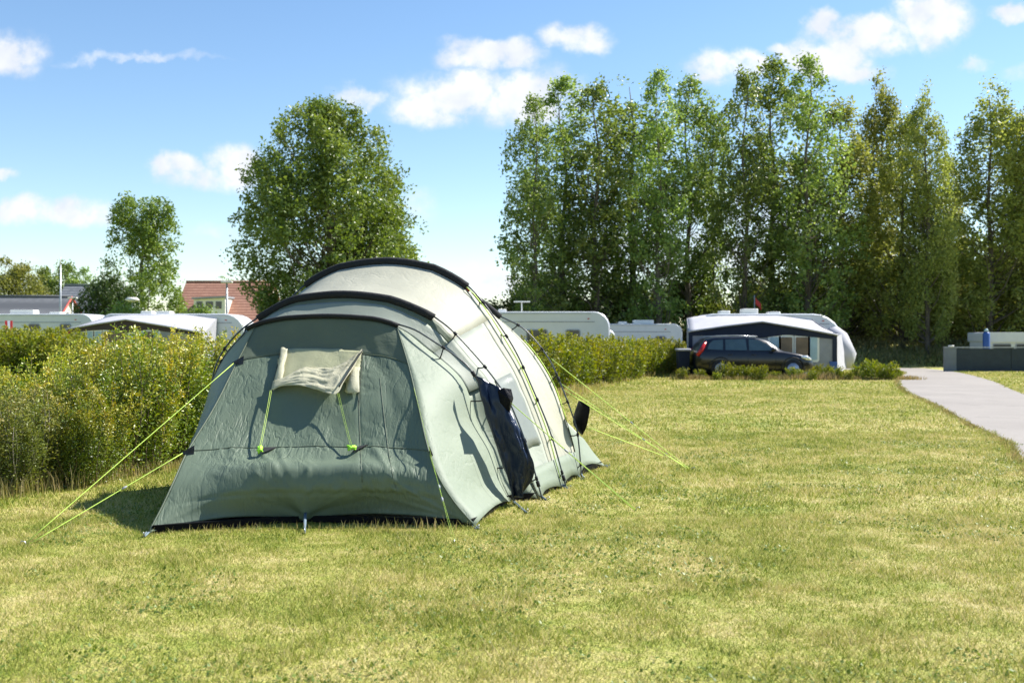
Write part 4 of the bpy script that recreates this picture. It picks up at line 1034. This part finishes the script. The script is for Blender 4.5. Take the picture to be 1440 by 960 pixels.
y = 50; c3 = caravan('caravan', 'white caravan at left edge with red striped awning trim above hedge', X(-60, y), X(132, y), y, Z(441, y),
                     [(X(40, y), X(56, y), Z(466, y), Z(455, y)), (X(84, y), X(100, y), Z(466, y), Z(455, y))], [(X(4, y), X(38, y), .2), (X(60, y), X(76, y), .1)], r=(.25, .5, .55, .3))
mb = MB(); 
for k, (a, mt) in enumerate(((0, 'red'), (.18, 'white'), (.36, 'red'))):
    mb = MB(); q = X(-1, 44)+a*.6; mb.add([(q+.25, 44, Z(480, 44)), (q+.35, 44, Z(480, 44)), (q+.05, 44.6, Z(451, 44.6)), (q-.05, 44.6, Z(451, 44.6))], [(0, 1, 2, 3)]); mb.build('awning_stripe', M[mt], c3, solid=.02)

def awning(t, y, xl, xr, zl, xp, zp, zr_, yb, zb, gable, wallm, band, wins, postm):
    """front wall in the plane y, roof climbing back to the caravan roof line at yb"""
    P = [(xl, 0), (xr, 0), (xr, zr_), (xp, zp), (xl, zl)]
    panel(t, 'front_wall', P, y, y+.03, M[wallm])
    bd = [(xl, zl), (xl, zl-band), (xp-.9, zp-band-.30), (xp, zp-band-.42), (xp+.9, zp-band-.30), (xr, zr_-band), (xr, zr_), (xp, zp)]
    panel(t, 'gable_band', bd, y-.03, y-.002, M[gable])
    for a, b in ((xl-.02, xl+.12), (xr-.14, xr+.02)): panel(t, 'corner_band', [(a, 0), (b, 0), (b, zl-.05), (a, zl-.05)], y-.035, y-.004, M[gable])
    mb = MB(); fr = [Vector((xl-.05, y-.10, zl)), Vector(((xl+xp)/2, y-.12, (zl+zp)/2+.03)), Vector((xp, y-.12, zp+.02)), Vector(((xr+xp)/2, y-.12, (zr_+zp)/2+.03)), Vector((xr+.05, y-.10, zr_))]
    bk = [Vector((xl+.35, yb, zb-.12)), Vector(((xl+xp)/2, yb, zb)), Vector((xp, yb, zb)), Vector(((xr+xp)/2, yb, zb)), Vector((xr-.25, yb, zb-.15))]
    f2, b3 = [fr[i//5].lerp(fr[min(4, i//5+1)], (i % 5)/5) for i in range(21)], cr(bk, 21); mb.grid([[f2[i].lerp(b3[i], k/8)+Vector((0, 0, -.05*math.sin(math.pi*k/8)+.02*mn.noise(Vector((i*.4, k*.6, 0))))) for i in range(21)] for k in range(9)]); mb.build('roof', M['whitedull'], t, solid=.02)
    mb = MB(); mb.tube(f2, .035, 6); mb.build('roof_edge', M['whitedull'], t)
    for s_, xx, x2, zz in ((-1, xl, xl+.35, zl), (1, xr, xr-.25, zr_)):
        mb = MB(); mb.add([(xx, y, 0), (xx, y, zz), (x2, yb, zb-.12), (x2, yb, 0)], [(0, 1, 2, 3)]); mb.build('side_wall', M[wallm], t, solid=.02)
    for a, b, c, d, mt in wins:
        f = panel(t, 'window', rrect(a-.08, b+.08, c-.08, d+.08, .1), y-.015, y-.003, M['offwhite'])
        panel(f, 'pane', rrect(a, b, c, d, .05), y-.028, y-.015, M[mt])
y = 39.6
aw = caravan('caravan', 'rounded white caravan standing behind the navy and grey awning', X(985, 42), X(1188, 42), 42, Z(441, 42), [], [(X(1018, 42), X(1032, 42), .14), (X(1050, 42), X(1072, 42), .22), (X(1088, 42), X(1104, 42), .10)], r=(.25, .5, 1.25, .5))
# bulging cover over the nose
for (pts, r_) in (([(X(1178, 41), 42.6, Z(458, 41)), (X(1188, 41), 41.8, Z(478, 41)), (X(1194, 41), 41.5, Z(500, 41)), (X(1193, 41), 41.5, .25)], [.28, .42, .44, .3]),):
    mb = MB(); mb.tube(pts, r_, 12); mb.build('nose_cover', M['whitedull'], aw)
wzt, wzb = Z(474, y), Z(506, y)
at_ = thing('awning', 'grey caravan awning with navy gable and curtained windows behind the dark car', 'awning', ((X(968, y)+X(1176, y))/2, y, 0))
awning(at_, y, X(969, y), X(1176, y), Z(466, y), X(1071, y), Z(453, y), Z(471, y), 42.2, Z(443, 42.2), 'awnnavy', 'awngrey', .16,
       [(X(1007, y), X(1024, y), wzb, wzt, 'curtain'), (X(1027, y), X(1045, y), wzb, wzt, 'brownglass'), (X(1048, y), X(1060, y), wzb, wzt, 'curtain'),
        (X(1083, y), X(1095, y), wzb, wzt, 'curtain'), (X(1098, y), X(1114, y), wzb, wzt, 'brownglass'), (X(1119, y), X(1136, y), wzb, wzt, 'brownglass'), (X(1139, y), X(1149, y), wzb, wzt, 'curtain')], 'awnnavy')
mb = MB(); mb.add([(X(1177, y), y, 0), (X(1177, y), y, Z(472, y)), (X(1183, 41), 41, Z(470, 41)), (X(1190, 41.2), 41.2, .3)], [(0, 1, 2, 3)]); mb.build('side_wing', M['whitedull'], at_, solid=.02)
mb = MB(); mb.box(X(1166, y), X(1177, y), y-.06, y-.035, 0, .55); mb.build('skirt', M['blue'], at_)
# left awning caravan behind the near hedge
y = 44
cl = caravan('caravan', 'white caravan with roof vents behind the dark left awning', X(140, 47), X(345, 47), 47, Z(441, 47), [], [(X(190, 47), X(206, 47), .14), (X(212, 47), X(232, 47), .14)], r=(.25, .5, .9, .5))
al = thing('awning', 'dark fronted awning with pale roof and small windows behind near hedge', 'awning', ((X(95, y)+X(290, y))/2, y, 0))
wzt, wzb = Z(466, y), Z(484, y)
awning(al, y, X(95, y), X(285, y), Z(463, y), X(178, y), Z(450, y), Z(468, y), 47.2, Z(442, 47.2), 'awndark', 'awngrey', .10,
       [(X(122, y), X(130, y), wzb, wzt, 'curtain'), (X(134, y), X(142, y), wzb, wzt, 'curtain'), (X(146, y), X(180, y), wzb, wzt, 'brownglass'), (X(188, y), X(202, y), wzb, wzt, 'curtain'), (X(205, y), X(214, y), wzb, wzt, 'brownglass'), (X(216, y), X(223, y), wzb, wzt, 'curtain')], 'awndark')
mb = MB(); mb.tube([(X(91, y), y-.05, 0), (X(99, y), y-.05, Z(464, y))], .06, 6); mb.build('edge_band', M['red'], al)

# ------------------------------------------------------------------ the car (side on, nose to the right)
y0 = 37.6; cxl, cxr = X(980, y0), X(1148, y0); Lc = cxr-cxl; sc_ = Lc/4.62
car = thing('car', 'dark navy estate car with roof rails parked before the navy awning', 'car', ((cxl+cxr)/2, y0+.9, 0))
# stations along the car: x, bottom, sill width factor, belt height, roof height, top width factor
ST = [(0, .42, .80, .78, .80, .74), (.06, .30, .90, .92, .98, .80), (.20, .24, .97, .96, 1.22, .78), (.42, .22, 1, .97, 1.40, .76), (.75, .20, 1, .965, 1.455, .76), (1.3, .19, 1, .96, 1.475, .765), (1.9, .19, 1, .95, 1.475, .77), (2.35, .19, 1, .94, 1.45, .77),
      (2.75, .19, 1, .935, 1.36, .78), (3.10, .19, 1, .93, 1.17, .80), (3.38, .19, 1, .925, .975, .84), (3.7, .20, .99, .88, .925, .84), (4.05, .21, .97, .82, .87, .82), (4.32, .23, .92, .74, .79, .78), (4.50, .26, .82, .64, .69, .68), (4.60, .32, .70, .50, .56, .58)]
hw = .92; rings = []
for (sx, zb, wb, zbelt, zr2, wt) in ST:
    x = cxl+sx*sc_; r = []
    half = [(0, zb), (wb*.85, zb), (wb*.98, zb+.10), (wb*1.0, (zb+zbelt)/2+.05), (wb*.985, zbelt-.05), (wb*.955, zbelt), (wb*.90*.55+wt*.45, (zbelt*.5+zr2*.5)), (wt*.97, zr2-.06), (wt*.86, zr2-.012), (wt*.5, zr2), (0, zr2+.005)]
    half = [(a*hw, b*1.0) for a, b in half]
    ring = [(x, y0+hw-a, b) for a, b in half]+[(x, y0+hw+a, b) for a, b in half[-2:0:-1]]
    rings.append(ring)
mb = MB(); n = len(rings[0]); vs = [p for r in rings for p in r]
fs = [(i*n+j, (i+1)*n+j, (i+1)*n+(j+1) % n, i*n+(j+1) % n) for i in range(len(rings)-1) for j in range(n)]+[tuple(range(n)), tuple(range(len(rings)*n-1, (len(rings)-1)*n-1, -1))]
mb.add(vs, fs, True); body = mb.build('body', M['carpaint'], car)
def sidey(z):   # y of the near flank at glass height
    f = min(1, max(0, (z-.95)/(1.42-.95))); return y0+hw-hw*(.955+(.75-.955)*f)-.012
def glass(pts, name='window', mat='carglass'):
    m_ = MB(); P = [Vector((cxl+a*sc_, sidey(b), b)) for a, b in pts]; Q = [p+Vector((0, .03, 0)) for p in P]; k = len(P)
    m_.add(P+Q, [tuple(range(k)), tuple(range(2*k-1, k-1, -1))]+[(i, k+i, k+(i+1) % k, (i+1) % k) for i in range(k)]); return m_.build(name, M[mat], car)
glass([(.42, 1.03), (1.02, 1.0), (1.05, 1.36), (.68, 1.345), (.50, 1.22)]); glass([(1.12, 1.0), (1.95, .985), (1.93, 1.385), (1.14, 1.37)]); glass([(2.03, .985), (3.02, .975), (2.72, 1.22), (2.42, 1.36), (2.05, 1.385)])
for s_ in (0, 1):
    yy_ = y0+.03 if s_ == 0 else y0+2*hw-.03
    mb = MB(); mb.tube([(cxl+.55*sc_, yy_+(.25 if s_ == 0 else -.25), 1.47), (cxl+1.5*sc_, yy_+(.22 if s_ == 0 else -.22), 1.51), (cxl+2.4*sc_, yy_+(.25 if s_ == 0 else -.25), 1.48)], .018, 6); mb.build('roof_rail', M['rim'], car)
    mb = MB(); mb.tube([(cxl+.03, yy_+(.05 if s_ == 0 else -.05), .80), (cxl+.16, yy_+(.03 if s_ == 0 else -.03), .98), (cxl+.34, yy_+(.12 if s_ == 0 else -.12), 1.28)], [.06, .075, .04], 8); mb.build('tail_lamp', M['redlens'], car)
    mb = MB(); mb.tube([(cxr-.52, yy_+(.02 if s_ == 0 else -.02), .76), (cxr-.33, yy_+(.03 if s_ == 0 else -.03), .73), (cxr-.16, yy_+(.16 if s_ == 0 else -.16), .66)], [.04, .085, .05], 10); mb.build('headlight', M['clearlens'], car)
    mb = MB(); ym = y0-.12 if s_ == 0 else y0+2*hw+.12; mb.tube([(cxl+2.85*sc_, ym, 1.0), (cxl+2.93*sc_, ym, 1.02), (cxl+3.03*sc_, ym, 1.01)], [.05, .085, .04], 8); mb.tube([(cxl+2.95*sc_, ym, .97), (cxl+2.95*sc_, yy_, .96)], .02, 5); mb.build('mirror', M['carpaint'], car)
for xw in (.92, 3.72):
    for yy_ in (y0+.10, y0+2*hw-.10): wheel(car, cxl+xw*sc_, yy_, .335, .22)
    mb = MB(); mb.tube([(cxl+xw*sc_+.40*math.cos(R(a)), y0+.005, .335+.40*math.sin(R(a))) for a in range(-10, 191, 12)], .02, 5); mb.build('wheel_arch', M['rubber'], car)
for xs in (1.08, 1.99, 3.05):
    mb = MB(); mb.tube([(cxl+xs*sc_, y0+.002, .32), (cxl+xs*sc_, y0-.004, .62), (cxl+xs*sc_, y0+.035, .93)], .006, 4); mb.build('door_seam', M['rubber'], car)
for xs in (1.2, 2.1): mb = MB(); mb.tube([(cxl+xs*sc_, y0+.01, .83), (cxl+(xs+.2)*sc_, y0+.01, .835)], .017, 5); mb.build('door_handle', M['carpaint'], car)

# bin at the left of the awning
t = thing('wheelie_bin', 'dark bin with pale lid standing left of the navy awning', 'bin', (X(962, 38.6), 38.9, 0))
bx = X(962, 38.6); mb = MB(); mb.add([(bx-.17, 38.62, .06), (bx+.17, 38.62, .06), (bx+.17, 39.1, .06), (bx-.17, 39.1, .06), (bx-.21, 38.55, .95), (bx+.21, 38.55, .95), (bx+.21, 39.2, .95), (bx-.21, 39.2, .95)], [(3, 2, 1, 0), (4, 5, 6, 7), (0, 1, 5, 4), (1, 2, 6, 5), (2, 3, 7, 6), (3, 0, 4, 7)]); mb.build('body', M['awnnavy'], t)
mb = MB(); mb.box(bx-.24, bx+.24, 38.5, 39.25, .955, 1.04, .03); mb.build('lid', M['whitedull'], t)
for sx in (-.14, .14): mb = MB(); mb.disc((bx+sx, 39.12, .10), (1, 0, 0), .10, .05, 14); mb.build('wheel', M['rubber'], t)

# ------------------------------------------------------------------ right: slate panel wall, vehicle behind
y = 45.4; t = thing('panel_fence', 'low dark slate panel fence with paler end section beside the road', 'fence', (X(1328, y), y, 0)); zt = Z(490, y)
xa, xb = X(1328, y), X(1345, y); mb = MB(); mb.box(xa, xb, y, y+.12, 0, zt+.02); mb.build('end_panel', M['wallend'], t)
k = 0; x = xb+.01
while x < 30:
    x2 = x+2.4; mb = MB(); mb.box(x, x2-.02, y+.02, y+.10, 0, zt); mb.build('panel', M['wallpanel'], t)
    mb = MB(); mb.box(x2-.06, x2+.04, y-.01, y+.13, 0, zt+.03); mb.build('post', M['wallpanel'], t); x = x2+.05
mb = MB(); mb.box(xa, x, y-.02, y+.14, zt+.031, zt+.075); mb.build('cap_rail', M['trim'], t)
mb = MB(); mb.disc((X(1338, y), y+.05, zt+.11), (0, 0, 1), .12, .07, 12); mb.build('lamp', M['offwhite'], t)
y = 51; t = thing('caravan', 'low white caravan with dark window band behind the slate panel fence', 'caravan', (X(1440, y), y+1, 0))
panel(t, 'body', rrect(X(1391, y), X(1560, y), .4, Z(468, y), (.1, .2, .1, .05), 4), y, y+2.2, M['white'], .03)
panel(t, 'roof', rrect(X(1389, y), X(1562, y), Z(481, y), Z(467, y), .08), y-.1, y+2.3, M['white'], .03)
for k in range(5): window(t, X(1396+k*32, y), X(1422+k*32, y), Z(496, y), Z(483, y), y-.005)
t = thing('gas_post', 'blue rounded post standing at the left end of the low caravan', 'post', (X(1387, 50), 50, 0))
px_ = X(1387, 50); mb = MB(); mb.tube([(px_, 50, 0), (px_, 50, .2), (px_, 50, Z(470, 50)), (px_, 50, Z(466, 50))], [.17, .16, .16, .10], 14); mb.build('shaft', M['blue'], t)
mb = MB(); mb.tube([(px_, 50, Z(466, 50)), (px_, 50, Z(462, 50))], [.12, .05], 12); mb.build('cap', M['curtain'], t)

# ------------------------------------------------------------------ houses and lamps on the left
def house(name, label, x0, x1, y0, y1, ze, zr3, roofm, wallm='brick', axis='x', barge=None):
    t = thing(name, label, 'house', ((x0+x1)/2, (y0+y1)/2, 0)); ym = (y0+y1)/2
    prof = [(y0, 0), (y1, 0), (y1, ze), (ym, zr3), (y0, ze)]
    mb = MB(); vs = [(x0+.3, p, q) for p, q in prof]+[(x1-.3, p, q) for p, q in prof]
    mb.add(vs, [(4, 3, 2, 1, 0), (5, 6, 7, 8, 9)]+[(i, (i+1) % 5, 5+(i+1) % 5, 5+i) for i in (0, 1, 4)]); mb.build('wall', M[wallm], t)
    mb = MB()
    d = .12; ov = .5; sl_ = (zr3-ze)/(ym-y0)
    for s_ in (-1, 1):
        ye = y0-ov if s_ < 0 else y1+ov; zz = ze-ov*sl_
        vs = [(x0, ye, zz+.05), (x1, ye, zz+.05), (x1, ym, zr3+.05), (x0, ym, zr3+.05)]; mb.add(vs+[(a, b, c+d) for a, b, c in vs], [(3, 2, 1, 0), (4, 5, 6, 7), (0, 1, 5, 4), (1, 2, 6, 5), (2, 3, 7, 6), (3, 0, 4, 7)])
    mb.build('roof', M[roofm], t)
    mb = MB(); mb.tube([(x0, ym, zr3+.19), (x1, ym, zr3+.19)], .12, 8); mb.build('ridge', M[roofm], t)
    if barge:
        for xx in (x0-.03, x1+.03):
            mb = MB(); mb.tube([(xx, y0-ov, ze-ov*sl_+.08), (xx, ym, zr3+.12), (xx, y1+ov, ze-ov*sl_+.08)], .11, 4); mb.build('bargeboard', M[barge], t)
    for k in range(2):
        xx = x0+(x1-x0)*(.3+.4*k); f = panel(t, 'window', [(xx, 1), (xx+1.1, 1), (xx+1.1, 2.1), (xx, 2.1)], y0-.03, y0+.02, M['offwhite']); panel(f, 'pane', [(xx+.1, 1.1), (xx+1, 1.1), (xx+1, 2), (xx+.1, 2)], y0-.05, y0-.031, M['glassdark'])
    return t
y = 105; hz_ = house('house', 'house with red tiled roof and white dormer behind the left awning', X(240, y), X(372, y), y, y+10, 2.9, Z(400, y+5)+.1, 'tiles')
f = panel(hz_, 'dormer', [(X(273, y), 3.2), (X(317, y), 3.2), (X(317, y), Z(419, y)), (X(273, y), Z(421, y))], y-.1, y+4, M['offwhite'], 0)
panel(f, 'dormer_roof', [(X(271, y), Z(421, y)+.02), (X(319, y), Z(419, y)+.02), (X(319, y), Z(417, y)+.05), (X(271, y), Z(419, y)+.05)], y-.4, y+4.2, M['trim'])
for a, b in ((277, 285), (290, 300), (304, 312)): panel(f, 'pane', [(X(a, y), Z(434, y)), (X(b, y), Z(434, y)), (X(b, y), Z(424, y)), (X(a, y), Z(424, y))], y-.15, y-.101, M['glassdark'])
house('house', 'house with grey tiled roof left of the dark evergreen tree', X(63, 112), X(150, 112), 112, 122, 2.8, Z(403, 117), 'slate')
house('house', 'low building with dark felt roof and red bargeboards at left edge', X(-40, 88), X(76, 88), 88, 95, 2.3, Z(420, 91.5), 'felt', barge='redwood')
def lamp(label, px, top, D, r, kind):
    z = Z(top, D); x = X(px, D); t = thing('street_lamp', label, 'street lamp', (x, D, 0))
    mb = MB(); mb.tube([(x, D, 0), (x, D, z*.5), (x, D, z)], [r*1.3, r, r*.8], 8); mb.build('pole', M['galv'], t)
    mb = MB()
    if kind == 'dish': mb.tube([(x, D, z-.05), (x, D, z+.06), (x, D, z+.2)], [.18, .42, .25], 14)
    elif kind == 'bar': mb.box(x-.35, x+.35, D-.12, D+.12, z, z+.12, .03)
    else: mb.tube([(x, D, z), (x, D, z+.5)], [.05, .02], 6)
    mb.build('lamp_head', M['offwhite'], t); return t
lamp('tall thin grey mast standing before the grey tiled roof', 85, 372, 70, .07, 'tip'); lamp('small lamp with flat round head left of the slender tree', 186, 423, 62, .05, 'dish')
lamp('short faint lamp post below the grey tiled roof', 102, 420, 80, .05, 'bar'); lamp('grey lamp post in front of the red roof, right of the dormer', 319, 398, 66, .07, 'bar')
# red flag seen small among the poplars
t = thing('flag', 'small red flag hanging among the poplars above the navy awning', 'flag', (X(1063, 56), 56, 0)); x = X(1061, 56)
mb = MB(); mb.tube([(x, 56, 0), (x, 56, Z(415, 56))], .03, 6); mb.build('pole', M['trim'], t)
mb = MB(); mb.grid([[Vector((x+.05+.30*i/6, 56+.05*math.sin(i), Z(418, 56)-.34*j/4-.06*i)) for i in range(7)] for j in range(5)]); mb.build('cloth', M['red'], t, solid=.01)
